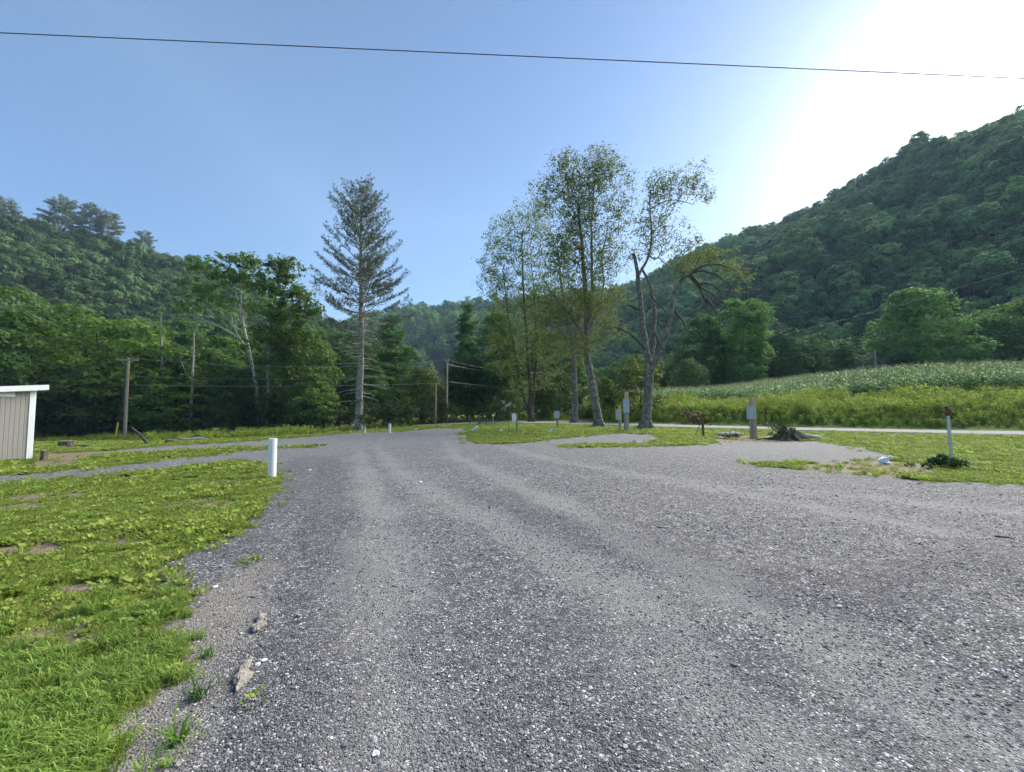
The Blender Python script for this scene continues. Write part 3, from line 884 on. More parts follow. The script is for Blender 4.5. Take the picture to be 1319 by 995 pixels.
proto_col = bpy.data.collections.new('prototypes')       # never linked to the scene
def scatter(name, pts, rots, scales, idx, meshes, kind='stuff', label=None, cat=None):
    c = bpy.data.collections.new(name + '_kinds')
    for i, m_ in enumerate(meshes):
        o = bpy.data.objects.new(f'{name}_kind_{chr(97 + i)}', m_); c.objects.link(o)
    me_ = bpy.data.meshes.new(name); n = len(pts)
    me_.vertices.add(n); me_.vertices.foreach_set('co', np.asarray(pts, np.float32).ravel())
    for nm, ty, key, val in (('rot', 'FLOAT_VECTOR', 'vector', rots), ('scl', 'FLOAT_VECTOR', 'vector', scales), ('idx', 'INT', 'value', idx)):
        a = me_.attributes.new(nm, ty, 'POINT'); a.data.foreach_set(key, np.asarray(val, np.int32 if ty == 'INT' else np.float32).ravel())
    o = link(name, me_)
    ng = bpy.data.node_groups.new(name, 'GeometryNodeTree')
    ng.interface.new_socket('Geometry', in_out='INPUT', socket_type='NodeSocketGeometry')
    ng.interface.new_socket('Geometry', in_out='OUTPUT', socket_type='NodeSocketGeometry')
    N_ = ng.nodes; K = ng.links
    gi = N_.new('NodeGroupInput'); go = N_.new('NodeGroupOutput')
    ip = N_.new('GeometryNodeInstanceOnPoints'); ci = N_.new('GeometryNodeCollectionInfo')
    ci.inputs['Collection'].default_value = c; ci.inputs['Separate Children'].default_value = True; ci.inputs['Reset Children'].default_value = True
    ip.inputs['Pick Instance'].default_value = True
    def na_(nm, ty):
        a = N_.new('GeometryNodeInputNamedAttribute'); a.data_type = ty; a.inputs['Name'].default_value = nm; return a.outputs[0]
    er = N_.new('FunctionNodeEulerToRotation')
    K.new(gi.outputs[0], ip.inputs['Points']); K.new(ci.outputs[0], ip.inputs['Instance'])
    K.new(na_('idx', 'INT'), ip.inputs['Instance Index'])
    K.new(na_('rot', 'FLOAT_VECTOR'), er.inputs[0]); K.new(er.outputs[0], ip.inputs['Rotation'])
    K.new(na_('scl', 'FLOAT_VECTOR'), ip.inputs['Scale'])
    K.new(ip.outputs[0], go.inputs[0])
    md = o.modifiers.new('scatter', 'NODES'); md.node_group = ng
    tag(o, label, cat, kind=kind)
    return o

rng = np.random.default_rng(77)
cand = []
for hl, sp, seed, nm in ((hill_left, 5.2, 1, 'left'), (hill_centre, 8.0, 2, 'centre'), (hill_right, 7.0, 3, 'right')):
    A = hl.scatter(sp, seed, vmin=.08 if nm != 'centre' else .25)
    if nm == 'centre': A = A[(A[:, 0] > -260)]
    for a in A: cand.append((a, nm))
P_ = np.array([c[0] for c in cand]); nmv = np.array([c[1] for c in cand])
dist = np.linalg.norm(P_ - [0, 0, 1.6], axis=1)
rel = P_ + [0, 0, 8] - np.array([0, 0, CAM_H])
fw = rel[:, 1] * math.cos(PITCH) + rel[:, 2] * math.sin(PITCH); upc = -rel[:, 1] * math.sin(PITCH) + rel[:, 2] * math.cos(PITCH)
sx = CX + F * rel[:, 0] / np.maximum(fw, 1); sy = CY - F * upc / np.maximum(fw, 1)
lim = np.interp(sx, [0, 130, 200, 260, 420, 480, 620, 900, 950, 1010, 1130, 1180, 1240, 1319], [420, 395, 425, 370, 400, 440, 400, 380, 380, 425, 430, 365, 395, 385])
vis = (fw > 1) & (sx > -10) & (sx < 1330) & (sy > 60) & (sy < lim)
order = np.argsort(np.where(vis, dist, 1e9))
own = set()
quota = {'left': 150, 'centre': 0, 'right': 150}
for k in order:
    if not vis[k]: break
    if quota[nmv[k]] > 0: quota[nmv[k]] -= 1; own.add(int(k))
idx = rng.integers(0, len(HTK), len(P_)); rz = rng.random(len(P_)) * 6.28
sc = np.where(nmv == 'left', 1.0, np.where(nmv == 'centre', 1.2, 1.2)) * rng.uniform(.75, 1.3, len(P_))
for k in sorted(own):
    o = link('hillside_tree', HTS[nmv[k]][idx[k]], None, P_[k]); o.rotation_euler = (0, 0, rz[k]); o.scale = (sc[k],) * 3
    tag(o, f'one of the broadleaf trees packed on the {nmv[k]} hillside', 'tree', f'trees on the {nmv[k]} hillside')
rest = np.array([k for k in range(len(P_)) if k not in own])
LB = dict(left='dense green forest covering the left hill', centre='distant blue-green forest on the hill closing the valley', right='dense forest covering the steep right mountain')
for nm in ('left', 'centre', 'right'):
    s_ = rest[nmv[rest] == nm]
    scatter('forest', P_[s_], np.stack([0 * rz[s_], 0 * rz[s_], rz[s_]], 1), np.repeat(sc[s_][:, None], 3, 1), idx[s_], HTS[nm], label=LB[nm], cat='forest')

# ------------------------------------------------------------------ pines
def pine(seed, h, env, z0, whorl=.85, nb=6, tufts=12, tl=.38, tw=.06, up_top=1.0, flat=0.0, r0=.45, keep=.9, leaf=None, bark=None, plate=False, gap=.25):
    """straight trunk, whorls of rising branches that carry brushes of needles; env(t)=branch length, t 0 at z0 .. 1 at top"""
    rng = np.random.default_rng(seed); b = MB()
    zt = np.linspace(-.3, h, 40); wx = np.cumsum(rng.normal(size=40)) * .03; wy = np.cumsum(rng.normal(size=40)) * .03
    wx -= wx[0]; wy -= wy[0]
    b.tube(np.stack([wx, wy, zt], 1), r0 * (1 - .93 * np.linspace(0, 1, 40) ** .9) + .012, 10, cap=False)
    flare(np.zeros(3), r0 * 1.15, rng, b)
    TC, TD = [], []
    z = z0
    while z < h - .25:
        t_ = (z - z0) / (h - z0)
        n_ = nb if t_ < .8 else max(4, nb - 1)
        a0 = rng.random() * 6.28
        for k in range(n_):
            if rng.random() > keep: continue
            L = env(t_) * rng.uniform(.62, 1.1)
            if L < .15: continue
            a = a0 + k * 6.28 / n_ + rng.normal() * .25
            el = math.radians(-8 + 62 * t_ ** 1.1 * up_top + rng.normal() * 7)
            d = np.array([math.cos(a) * math.cos(el), math.sin(a) * math.cos(el), math.sin(el)])
            m = max(4, int(L / .35)); u = np.linspace(0, 1, m)
            zz = z + rng.normal() * .12
            p0 = np.array([np.interp(zz, zt, wx), np.interp(zz, zt, wy), zz])
            rise = L * (.28 if not plate else .10) * u ** 2.2
            pts = p0 + d * (L * u)[:, None] + np.stack([0 * u, 0 * u, rise], 1) + np.cumsum(rng.normal(size=(m, 3)) * .035, axis=0)
            b.tube(pts, (.02 + .028 * L / 3) * (1 - .8 * u) + .006, 4, cap=False)
            # side twigs with needle brushes
            u0 = gap if t_ > .3 else gap + .2
            for j in range(m):
                if u[j] < u0: continue
                for sgn in (-1, 1):
                    if rng.random() < .12: continue
                    sl = L * .34 * (1 - u[j] * .55) * rng.uniform(.5, 1.1)
                    side = norm(np.cross(d, [0, 0, 1])) * sgn
                    td = norm(d * .8 + side * .9 + np.array([0, 0, (.30 if not plate else .06) + .3 * t_]) + rng.normal(size=3) * .15)
                    e = pts[j] + td * sl
                    b.tube([pts[j], (pts[j] + e) / 2 + [0, 0, .03], e], [.012, .009, .005], 3, cap=False)
                    nt = max(1, int(sl / .24))
                    for w_ in range(nt):
                        TC.append(pts[j] + td * sl * (w_ + 1) / nt); TD.append(norm(td + np.array([0, 0, .5 if not plate else .2])))
            TC.append(pts[-1]); TD.append(norm(d + np.array([0, 0, .6])))
        z += whorl * (1.0 - .45 * t_) * rng.uniform(.8, 1.2)
    TC, TD = np.array(TC), np.array(TD)
    TC = np.repeat(TC, tufts, 0); TD = np.repeat(TD, tufts, 0); N = len(TC)
    dd = norm(TD * .8 + rng.normal(size=(N, 3)) * .55)
    s = tl * rng.uniform(.6, 1.15, N)
    q = leaf_quads(TC + dd * s[:, None] * .5, rng.normal(size=(N, 3)), s, tw / tl, rng, tdir=dd)
    sh = np.clip(np.repeat(rng.random(N // tufts), tufts) * .6 + rng.random(N) * .4, 0, 1)
    return b.mesh('trunk', bark or M['bark_pine']), quad_mesh('needles', q, leaf or M['leaf_pine'], sh)

zb = Hs(at(463, 553, 45)[0], 45)
hp = at(463, 221, 45)[2] - zb
env_w = lambda t: float(np.interp(t, [0, .1, .25, .45, .65, .8, .92, 1], [3.0, 4.6, 5.4, 4.7, 4.1, 3.2, 2.1, .5]))
pm = pine(201, hp - 2.0, env_w, hp * .31, whorl=.78, nb=6, tufts=8, keep=.78)
q = at(463, 553, 45)
wp = tree_thing('white_pine', pm, (q[0], 45, zb), 'tall white pine with a bare pale lower trunk standing alone at the gravel edge', names=('trunk', 'needles'), rz=1.0)
b = MB(); rng = np.random.default_rng(9)
for k in range(46):                                        # dead lower branches
    z = rng.uniform(hp * .1, hp * .4); a = rng.random() * 6.28; L = rng.uniform(.6, 3.2)
    m = 6; u = np.linspace(0, 1, m)
    pts = np.stack([math.cos(a) * L * u, math.sin(a) * L * u, z - .25 * L * u ** 1.5 + .1 * L * u], 1) + np.cumsum(rng.normal(size=(m, 3)) * .05, axis=0)
    b.tube(pts, .035 * (1 - .8 * u) + .008, 4, cap=False)
b.build('dead_branches', M['dead_wood'], wp)
iv = np.stack([rng.normal(size=26) * .35, rng.normal(size=26) * .35, rng.uniform(.5, 3.4, 26)], 1)
q_, s_ = crown_quads(iv, np.full(26, .4), 28, .2, rng); link('ivy', quad_mesh('ivy', q_, M['leaf_under'], s_), wp)

env_r = lambda t: float(np.interp(t, [0, .15, .4, .7, .9, 1], [2.6, 4.6, 5.2, 4.6, 3.2, 1.2]))
rp = [pine(211, 21, env_r, 8, whorl=1.35, nb=6, tufts=5, tl=.8, tw=.15, up_top=.35, plate=True, r0=.3, gap=.3),
      pine(212, 22, lambda t: env_r(t) * .85, 7, whorl=1.2, nb=6, tufts=5, tl=.8, tw=.15, up_top=.5, plate=True, r0=.3, gap=.3)]
for k, (px, top, Y, sc_, v_, lab) in enumerate([
        (8, 256, 150, .85, 0, 'flat-topped ridge pine cut by the left edge of the photo'),
        (80, 256, 152, 1.1, 0, 'widest flat-topped pine on the left ridge'),
        (118, 266, 158, .9, 1, 'narrow ridge pine just right of the widest one'),
        (142, 273, 160, .9, 0, 'leaning-branched ridge pine, right one of the touching pair'),
        (187, 301, 172, .85, 1, 'rightmost lone pine on the left ridge'),
        (45, 285, 156, .7, 1, 'small pine between the left-edge pine and the widest ridge pine')]):
    T_ = at(px, top, Y); hh = 21.5 * sc_
    o = tree_thing('pine_tree', rp[v_], (T_[0], Y, T_[2] - hh), lab, group='pines along the left ridge', names=('trunk', 'needles'), scale=(sc_, sc_, sc_), rz=k * 1.3)

# ------------------------------------------------------------------ the old trees in the middle, drawn limb by limb
def px_line(pts, Y, dY=None):
    out = []
    for i, p in enumerate(pts):
        y = Y + (0 if dY is None else dY[i]); out.append(at(p[0], p[1], y))
    return np.array(out)

def blob_targets(blobs, Y, rng, dens):
    """blobs (px,py,rx,ry,n[,dy]) -> points within ellipsoids at depth about Y"""
    out = []
    for bl in blobs:
        px, py, rx, ry, n = bl[:5]; dy = bl[5] if len(bl) > 5 else 0
        c = at(px, py, Y + dy); s_ = (Y + dy) / F
        d = norm(rng.normal(size=(int(n * dens), 3))) * (rng.random((int(n * dens), 1)) ** .45)
        out.append(c + d * np.array([rx * s_, max(rx, ry) * s_ * .9, ry * s_]))
    return np.concatenate(out)

def sparse_tree(name, base_px, Y, trunks, blobs, label, leaf, bark, seed, leaf_n=22, leaf_s=.17, crad=.55, dens=1.0, tip=.009, color=(1, 1, 1), base_r=.5, zmin=3.0, twigs=True, leafless=(), power=.5):
    rng = np.random.default_rng(seed)
    X0 = at(base_px, 500, Y)[0]; z0 = Hs(X0, Y); O = np.array([X0, Y, z0])
    s = Skel(); ref = []
    for pts, r0, r1, parent in trunks:
        P = px_line([p[:2] for p in pts], Y, [p[2] if len(p) > 2 else 0 for p in pts]) - O
        if parent is None: P[0][2] = -.3; s.trunk(P, r0, r1, wob=.02, rng=rng)
        else:
            A = np.array(s.p); j = int(np.argmin(np.linalg.norm(A - P[0], axis=1)))
            s.trunk(np.concatenate([[A[j]], P[1:]]), r0, r1, start=None, wob=.03, rng=rng)
            s.par[s.chains[-1][0]] = j
    T_ = blob_targets(blobs, Y, rng, dens) - O
    s.grow(T_, rng, step=.55, zmin=zmin, wob=.07)
    if leafless:
        tips_l = list(s.tips)
        s.grow(blob_targets(leafless, Y, rng, 1) - O, rng, step=.5, zpen=.0, wob=.1, zmin=zmin); s.tips = tips_l
    P = np.array(s.p)
    tip = np.array([P[t_] for t_ in s.tips])
    # further small clumps along the outer halves of the twigs
    ex = []
    for ch in s.chains[len(trunks):len(trunks) + len(s.tips)]:
        if len(ch) > 5:
            for i in ch[len(ch) // 2:-1]:
                if rng.random() < .45: ex.append(P[i] + rng.normal(size=3) * .25)
    C = np.concatenate([tip, np.array(ex)]) if ex else tip
    q_, sh = crown_quads(C, crad * rng.uniform(.5, 1.3, len(C)), leaf_n, leaf_s, rng, hollow=.1, flat=.85, shade_var=.5)
    rngf = np.random.default_rng(seed + 1)
    tm = s.mesh('trunk', bark, tip=.012, power=power, extra=lambda b: flare(np.zeros(3) + [0, 0, -.05], base_r, rngf, b, 6, .7))
    return tree_thing(name, (tm, quad_mesh('crown', q_, leaf, sh)), O, label, color=color)

# dark leaning tree, tall twin leaders, whose crown fills the middle
sparse_tree('broadleaf_tree', 771, 37,
    [([(771, 552), (770, 530), (765, 500), (759, 470), (757, 440), (757, 410), (756, 380), (752, 330), (748, 290), (745, 262)], .42, .10, None),
     ([(757, 425), (763, 390), (763, 330, 1), (764, 270, 1.2), (767, 225, 1.2)], .20, .05, 0),
     ([(757, 445), (745, 420, -1), (725, 395, -2), (712, 380, -3), (700, 360, -3)], .16, .05, 0),
     ([(757, 432), (772, 405, 1), (777, 370, 2), (777, 330, 2), (783, 290, 2)], .15, .04, 0)],
    [(728, 225, 24, 32, 60), (775, 222, 34, 34, 90), (700, 255, 22, 30, 40), (790, 275, 24, 30, 36), (745, 290, 34, 36, 75), (720, 330, 36, 32, 70, -1), (775, 340, 26, 34, 38),
     (760, 390, 42, 26, 64, -2), (715, 400, 38, 28, 60, -3), (800, 380, 18, 18, 12, -1), (740, 445, 38, 20, 36, -2), (785, 430, 26, 20, 18, 1), (752, 250, 22, 40, 50), (738, 262, 40, 40, 50), (800, 320, 22, 40, 24, 1), (760, 330, 40, 50, 60), (735, 370, 50, 34, 60, 1), (775, 410, 34, 24, 26, 1), (705, 430, 34, 22, 30, -2), (810, 250, 10, 40, 14)],
    'dark leaning tree with tall twin leaders and a wispy crown', M['leaf_olive'], M['bark_grey'], 301, leaf_n=13, leaf_s=.165, crad=.75, dens=2.9, base_r=.5, zmin=5)
# pale trunk behind
sparse_tree('broadleaf_tree', 740, 47,
    [([(740, 545), (740, 510), (739, 470), (737, 440), (728, 400), (722, 360), (718, 320)], .40, .1, None), ([(738, 450), (745, 410), (748, 370)], .2, .06, 0)],
    [(700, 300, 26, 36, 40), (725, 310, 26, 40, 40), (720, 350, 32, 40, 50), (745, 450, 36, 30, 40), (760, 380, 34, 40, 40), (745, 400, 30, 36, 40), (700, 400, 26, 36, 36)],
    'pale straight trunk standing just left of the dark leaning tree', M['leaf_olive'], M['bark_grey'], 302, leaf_n=12, leaf_s=.18, crad=.9, dens=1.8, zmin=6, color=(.85, .9, .85))
# multi-stemmed tree at the left
sparse_tree('broadleaf_tree', 685, 50,
    [([(684, 545), (683, 500), (680, 460), (677, 400), (675, 350), (672, 300)], .28, .06, None), ([(686, 542), (688, 500), (692, 450), (690, 400), (684, 340)], .22, .05, 0),
     ([(682, 540), (672, 500), (665, 455), (655, 400), (648, 350)], .18, .04, 0)],
    [(668, 285, 24, 28, 45), (690, 290, 20, 30, 30), (650, 335, 32, 30, 45), (628, 345, 14, 20, 16), (680, 400, 44, 36, 60), (660, 440, 40, 30, 40), (645, 310, 26, 34, 45), (680, 330, 34, 30, 60), (640, 365, 26, 24, 50), (670, 375, 40, 30, 70), (700, 370, 30, 34, 50), (655, 420, 42, 30, 60, -1), (690, 450, 40, 26, 50, -1), (650, 465, 30, 26, 34), (705, 480, 22, 24, 24), (675, 500, 30, 16, 24)],
    'multi-stemmed olive-leaved tree left of the two middle trunks', M['leaf_olive'], M['bark_dark'], 303, leaf_n=14, leaf_s=.19, crad=.9, dens=2.4, zmin=4, color=(.9, 1, .85), base_r=.4)
# thick lichen trunk that forks, with drooping dead limb
oldt = sparse_tree('old_tree', 831, 33.5,
    [([(831, 555), (833, 530), (836, 500), (838, 478), (832, 455), (828, 430), (825, 400), (822, 365), (818, 335), (816, 327)], .44, .13, None),
     ([(838, 470), (843, 440, .6), (844, 400, 1), (840, 370, 1), (826, 345, 1)], .24, .10, 0),
     ([(823, 355), (833, 335, .5), (838, 315, .5), (838, 290, .6), (835, 262, .6), (838, 245, .6)], .13, .05, 0),
     ([(838, 262), (858, 256, .5), (880, 257, 0), (893, 264, -.3)], .06, .025, 0),
     ([(838, 295), (858, 282, 1), (870, 262, 1.5), (885, 240, 2)], .05, .02, 0),
     ([(838, 480), (852, 450, -.8), (862, 420, -1.4), (869, 385, -2), (876, 362, -2.2), (888, 352, -2.5)], .26, .10, 0)],
    [(870, 232, 36, 20, 34), (895, 235, 26, 26, 26, .5), (905, 250, 16, 14, 12, -.3), (850, 330, 30, 22, 14), (860, 280, 26, 24, 22), (880, 310, 34, 14, 14), (845, 250, 20, 24, 34), (832, 290, 18, 28, 36), (850, 305, 22, 18, 20), (885, 318, 22, 12, 14), (820, 330, 20, 14, 9), (895, 335, 34, 10, 26, -2), (920, 330, 34, 12, 28, -2), (940, 348, 28, 14, 20, -2), (955, 365, 16, 16, 10, -2), (880, 350, 20, 14, 14, -2), (860, 250, 24, 14, 20)],
    'thick forked old tree with lichen-spotted bark and drooping dead limbs over the corn', M['leaf_olive'], M['bark_grey'], 304, leaf_n=11, leaf_s=.16, crad=.65, dens=2.0, base_r=.55, zmin=6,
    leafless=[(905, 350, 24, 6, 6, -2), (925, 380, 14, 22, 5, -2), (938, 410, 8, 16, 4, -2), (905, 390, 18, 22, 4, -2), (952, 375, 10, 16, 4, -2), (898, 440, 10, 10, 2, -2)])
b = MB(); rng = np.random.default_rng(4)
Oo = np.array(oldt.location)
for ln in ([(876, 362), (890, 352), (905, 349), (922, 354), (936, 366), (944, 378)], [(886, 354), (900, 366), (910, 385), (916, 408), (920, 428)], [(888, 353), (903, 371), (918, 378), (932, 392), (936, 402)],
           [(893, 362), (905, 382), (912, 395)], [(890, 352), (905, 343), (925, 341), (948, 352)], [(910, 385), (922, 402), (926, 420)], [(900, 366), (915, 366), (925, 374)], [(844, 430), (856, 452), (860, 470)], [(869, 400), (880, 415), (890, 440)],
           [(838, 380), (850, 395), (858, 402)], [(826, 400), (812, 392), (800, 392)], [(832, 450), (815, 432), (795, 422), (780, 424)]):
    P = px_line(ln, 31.2) - Oo
    if len(P) > 2:
        k = np.linspace(0, len(P) - 1, len(P) * 4); P = np.stack([np.interp(k, np.arange(len(P)), P[:, c]) for c in range(3)], 1)
        for _ in range(3): P[1:-1] = (P[:-2] + 2 * P[1:-1] + P[2:]) / 4
        P[1:] += np.cumsum(rng.normal(size=P[1:].shape) * .02, axis=0)
    b.tube(P, .085 * (1 - .8 * np.linspace(0, 1, len(P))) + .01, 5, cap=False)
b.build('dead_limbs', M['bark_dark'], oldt)

# ragged pale-limbed tree at the wood edge
sparse_tree('broadleaf_tree', 338, 52,
    [([(332, 560), (331, 500), (325, 470), (318, 440), (310, 400), (302, 370), (295, 350)], .28, .07, None),
     ([(316, 438), (312, 410, .3), (309, 380, .3), (309, 350, .3), (318, 330, .3)], .17, .04, 0),
     ([(316, 445), (303, 432, -.5), (285, 422, -1), (262, 412, -1), (240, 404, -1)], .16, .05, 0),
     ([(320, 455), (304, 428, -1), (298, 405, -1)], .12, .03, 0)],
    [(315, 338, 20, 10, 26), (285, 345, 34, 12, 30), (255, 345, 16, 10, 12), (300, 365, 34, 14, 40), (260, 375, 24, 18, 30), (330, 360, 22, 16, 26), (290, 395, 36, 16, 30, 1), (240, 400, 16, 12, 10), (350, 395, 30, 22, 30, 1)],
    'ragged-topped tree with pale leaning limbs at the wood edge', M['leaf_forest'], M['bark_pale'], 305, leaf_n=34, leaf_s=.34, crad=.95, zmin=7, power=.42, color=(.95, 1, .9))
iv_t = sparse_tree('broadleaf_tree', 345, 49,
    [([(344, 562), (345, 520), (345, 480), (346, 440), (350, 400), (358, 370), (366, 345)], .24, .06, None), ([(346, 420), (355, 400, .4), (370, 380, .6), (385, 372, .6)], .1, .03, 0)],
    [(368, 345, 22, 14, 34), (352, 370, 30, 14, 34), (382, 385, 24, 16, 34), (400, 400, 16, 10, 12), (360, 410, 36, 18, 46), (345, 440, 36, 20, 46, 1), (380, 440, 30, 24, 46, 1), (365, 480, 34, 22, 44, 1)],
    'ivy-clad tree with tufted top left of the white pine', M['leaf_forest'], M['bark_grey'], 306, leaf_n=40, leaf_s=.34, crad=1.0, zmin=6, color=(1.0, 1.0, .85))
rng = np.random.default_rng(31)
iv = np.stack([rng.normal(size=40) * .4, rng.normal(size=40) * .4, rng.uniform(.1, 4.6, 40)], 1)
q_, s_ = crown_quads(iv, np.full(40, .5), 34, .22, rng); c_ = link('ivy', quad_mesh('ivy', q_, M['leaf_under'], s_), iv_t); c_.color = (.5, .7, .6, 1)

# bare snags
def snag(pts, Y, r0, r1, stubs, label, seed, ivy=False):
    rng = np.random.default_rng(seed)
    P = px_line(pts, Y); O = np.array([P[0][0], P[0][1], Hs(P[0][0], P[0][1])]); P = P - O; P[0][2] = -.4
    o = empty('dead_tree', O, label, 'dead tree')
    k = np.linspace(0, len(P) - 1, 24); P = np.stack([np.interp(k, np.arange(len(P)), P[:, c]) for c in range(3)], 1)
    P[1:] += np.cumsum(rng.normal(size=P[1:].shape) * .015, axis=0)
    b = MB(); b.tube(P, r0 + (r1 - r0) * np.linspace(0, 1, 24), 8); b.build('trunk', M['dead_wood'], o)
    b = MB()
    for ln in stubs:
        Q_ = px_line(ln, Y) - O; b.tube(Q_, np.linspace(.07, .02, len(Q_)), 5)
    for _ in range(7):
        i = rng.integers(8, 23); a = rng.random() * 6.28; L = rng.uniform(.3, 1.0)
        b.tube([P[i], P[i] + np.array([math.cos(a), math.sin(a), .3]) * L], [.03, .012], 4)
    b.build('branch', M['dead_wood'], o)
    if ivy:
        iv = P[rng.integers(0, 14, 30)] + rng.normal(size=(30, 3)) * .25
        q_, s_ = crown_quads(iv, np.full(30, .45), 30, .2, rng); link('ivy', quad_mesh('ivy', q_, M['leaf_under'], s_), o)
    return o
snag([(208, 560), (208, 480), (207, 407)], 49.3, .2, .09, [[(208, 470), (216, 462), (224, 460)], [(208, 466), (200, 460), (194, 452)]], 'slim pale snag, left of the two bare trunks in the wood', 41, True)
snag([(245, 560), (247, 500), (250, 425)], 49.8, .19, .08, [[(247, 490), (240, 482), (235, 470), (231, 460)], [(250, 427), (256, 420), (266, 418)]], 'pale snag with a crooked side stub, right of the two bare trunks', 42)
b = MB(); q0 = ground(124, 566); q0[2] = Hs(q0[0], q0[1])
A_, B_ = px_line([(124, 566), (133, 532)], q0[1]) - q0; A_[2] = -.2
b.tube([A_, (A_ + B_) / 2 + [.03, 0, 0], B_], [.36, .3, .28], 10)
lt = empty('leaning_trunk', q0, 'thick grey leaning trunk left of the utility pole', 'tree trunk')
b.build('trunk', M['bark_grey'], lt)

# ------------------------------------------------------------------ grass, weeds, corn, gravel stones
def blade_tuft(seed, n, h, spread, w, mat, lean=.5, droop=.4):
    rng = np.random.default_rng(seed); Q, S = [], []
    for k in range(n):
        a = rng.random() * 6.28; r = spread * rng.random() ** .7
        base = np.array([math.cos(a) * r, math.sin(a) * r, -.01]); hh = h * rng.uniform(.5, 1.15)
        d = rng.random() * 6.28; dr = np.array([math.cos(d), math.sin(d), 0]); ln = lean * rng.uniform(.2, 1.2)
        side = np.cross(dr, [0, 0, 1]); ww = w * rng.uniform(.7, 1.3)
        p = [base, base + dr * hh * ln * .25 + [0, 0, hh * .5], base + dr * hh * ln * .7 + [0, 0, hh * (.92 - droop * .2)], base + dr * hh * ln * (1.15 + droop * .3) + [0, 0, hh * (1.05 - droop * .6)]]
        ws = [ww, ww * .9, ww * .6, ww * .08]; sh = rng.random()
        for i in range(3):
            Q.append([p[i] - side * ws[i] / 2, p[i] + side * ws[i] / 2, p[i + 1] + side * ws[i + 1] / 2, p[i + 1] - side * ws[i + 1] / 2]); S.append(min(1, sh * .7 + i * .12))
    return quad_mesh('tuft', np.array(Q), mat, S)

def leafy_tuft(seed, n, r, size, mat, h=.03, rise=.5):
    """broad-leaved low weed: leaves spread as a rosette"""
    rng = np.random.default_rng(seed)
    a = rng.random(n) * 6.28; rad = r * rng.random(n) ** .6
    d = np.stack([np.cos(a), np.sin(a), np.full(n, rise)], 1); d = norm(d + rng.normal(size=(n, 3)) * .25)
    C = np.stack([np.cos(a) * rad, np.sin(a) * rad, h * (.3 + rng.random(n))], 1)
    nn = norm(np.array([0, 0, 1.]) + rng.normal(size=(n, 3)) * .45)
    return quad_mesh('tuft', leaf_quads(C, nn, size * rng.uniform(.6, 1.3, n), .55, rng, tdir=d), mat, rng.random(n))

def field_pts(n, rmin, rmax, a0, a1, seed, power=1.0, margin=0.0, extra=None):
    rng = np.random.default_rng(seed)
    u = rng.random(n)
    r = (rmin ** power + u * (rmax ** power - rmin ** power)) ** (1 / power)
    a = np.radians(a0 + rng.random(n) * (a1 - a0))
    x, y = r * np.sin(a), r * np.cos(a)
    sd = grass_sd(x, y) + .5 * (fbm(x * 3.2, y * 3.2, 51, 4) - .5)
    k = (sd > margin) | ((sd > -.03 - .025 * r) & (rng.random(n) < .08))
    k &= (fbm(x * 1.5, y * 1.5, 57, 4) > .42) | (rng.random(n) < .2)
    x, y = x[k], y[k]
    dd = np.maximum.reduce([poly_sd(P, x, y) for P in (DIRT, DIRT2, DIRT3)])
    k = (dd < -.1) | (rng.random(len(x)) < .12)
    for px, py, s in SPOTS:
        c = ground(px, py); k &= (np.hypot((x - c[0]) / 1.8, (y - c[1])) > s * .7) | (rng.random(len(x)) < .15)
    return x[k], y[k], rng

def near_z(x, y):
    r = np.hypot(x, y); nr_ = 1 - smooth(10, 16, r)
    return H(x, y) + nr_ * .03 * smooth(-.05, .3, grass_sd(x, y)) * fbm(x * 4, y * 4, 2, 3) + nr_ * .012 * (fbm(x * 2, y * 2, 17, 3) - .5)

TUFT = [blade_tuft(1, 26, .07, .06, .006, M['grass']), blade_tuft(2, 24, .055, .07, .007, M['grass']), blade_tuft(3, 22, .09, .05, .006, M['grass_dark']),
        leafy_tuft(4, 26, .08, .045, M['grass']), leafy_tuft(5, 30, .10, .035, M['grass']), leafy_tuft(6, 16, .08, .07, M['grass'], .04, .9), blade_tuft(7, 30, .13, .05, .007, M['grass_lush'], .8, .7),
        blade_tuft(8, 9, .09, .06, .004, M['straw'], 1.3, 1.0)]
XS, YS, SC_, ID_ = [], [], [], []
for n, r0, r1, a0, a1, pw, s0 in ((34000, 1.5, 4.5, -64, -8, 1.0, .8), (34000, 4.5, 12, -60, -10, .9, 1.0), (30000, 12, 34, -58, 0, .8, 1.7), (16000, 9.5, 16, 20, 60, 1.0, 1.2), (30000, 16, 44, -6, 60, .9, 1.9), (9000, 34, 56, -50, 5, 1, 3.0)):
    x, y, rg = field_pts(n, r0, r1, a0, a1, int(r0 * 10 + n), pw)
    rd = np.abs(road_side(x, y)); k = (road_side(x, y) < 9); x, y = x[k], y[k]
    zone = fbm(x * .9, y * .9, 61, 3); m = len(x)
    # lush tall grass near the camera's left foot; weeds and short grass elsewhere
    lush = (1 - smooth(2.2, 5.2, np.hypot(x, y) + 3.0 * (zone - .5))) * (a0 < -50) * .6
    u = rg.random(m)
    idn = np.where(u < .34, 0, np.where(u < .5, 1, np.where(u < .56, 2, np.where(u < .76, 3, np.where(u < .93, 4, np.where(u < .96, 5, 7))))))
    idn = np.where((zone > .58) & (rg.random(m) < .5), 5, idn)
    idn = np.where(lush > rg.random(m), np.where(rg.random(m) < .55, 6, np.where(rg.random(m) < .5, 0, 2)), idn)
    XS.append(x); YS.append(y); ID_.append(idn)
    SC_.append(s0 * rg.uniform(.6, 1.25, m) * (.65 + .7 * zone))
x, y, sc_, id_ = map(np.concatenate, (XS, YS, SC_, ID_))
m = len(x); rg = np.random.default_rng(3)
z = near_z(x, y)
scl = np.stack([sc_, sc_, np.where(np.hypot(x, y) > 12, np.minimum(sc_, 1.5), sc_)], 1)
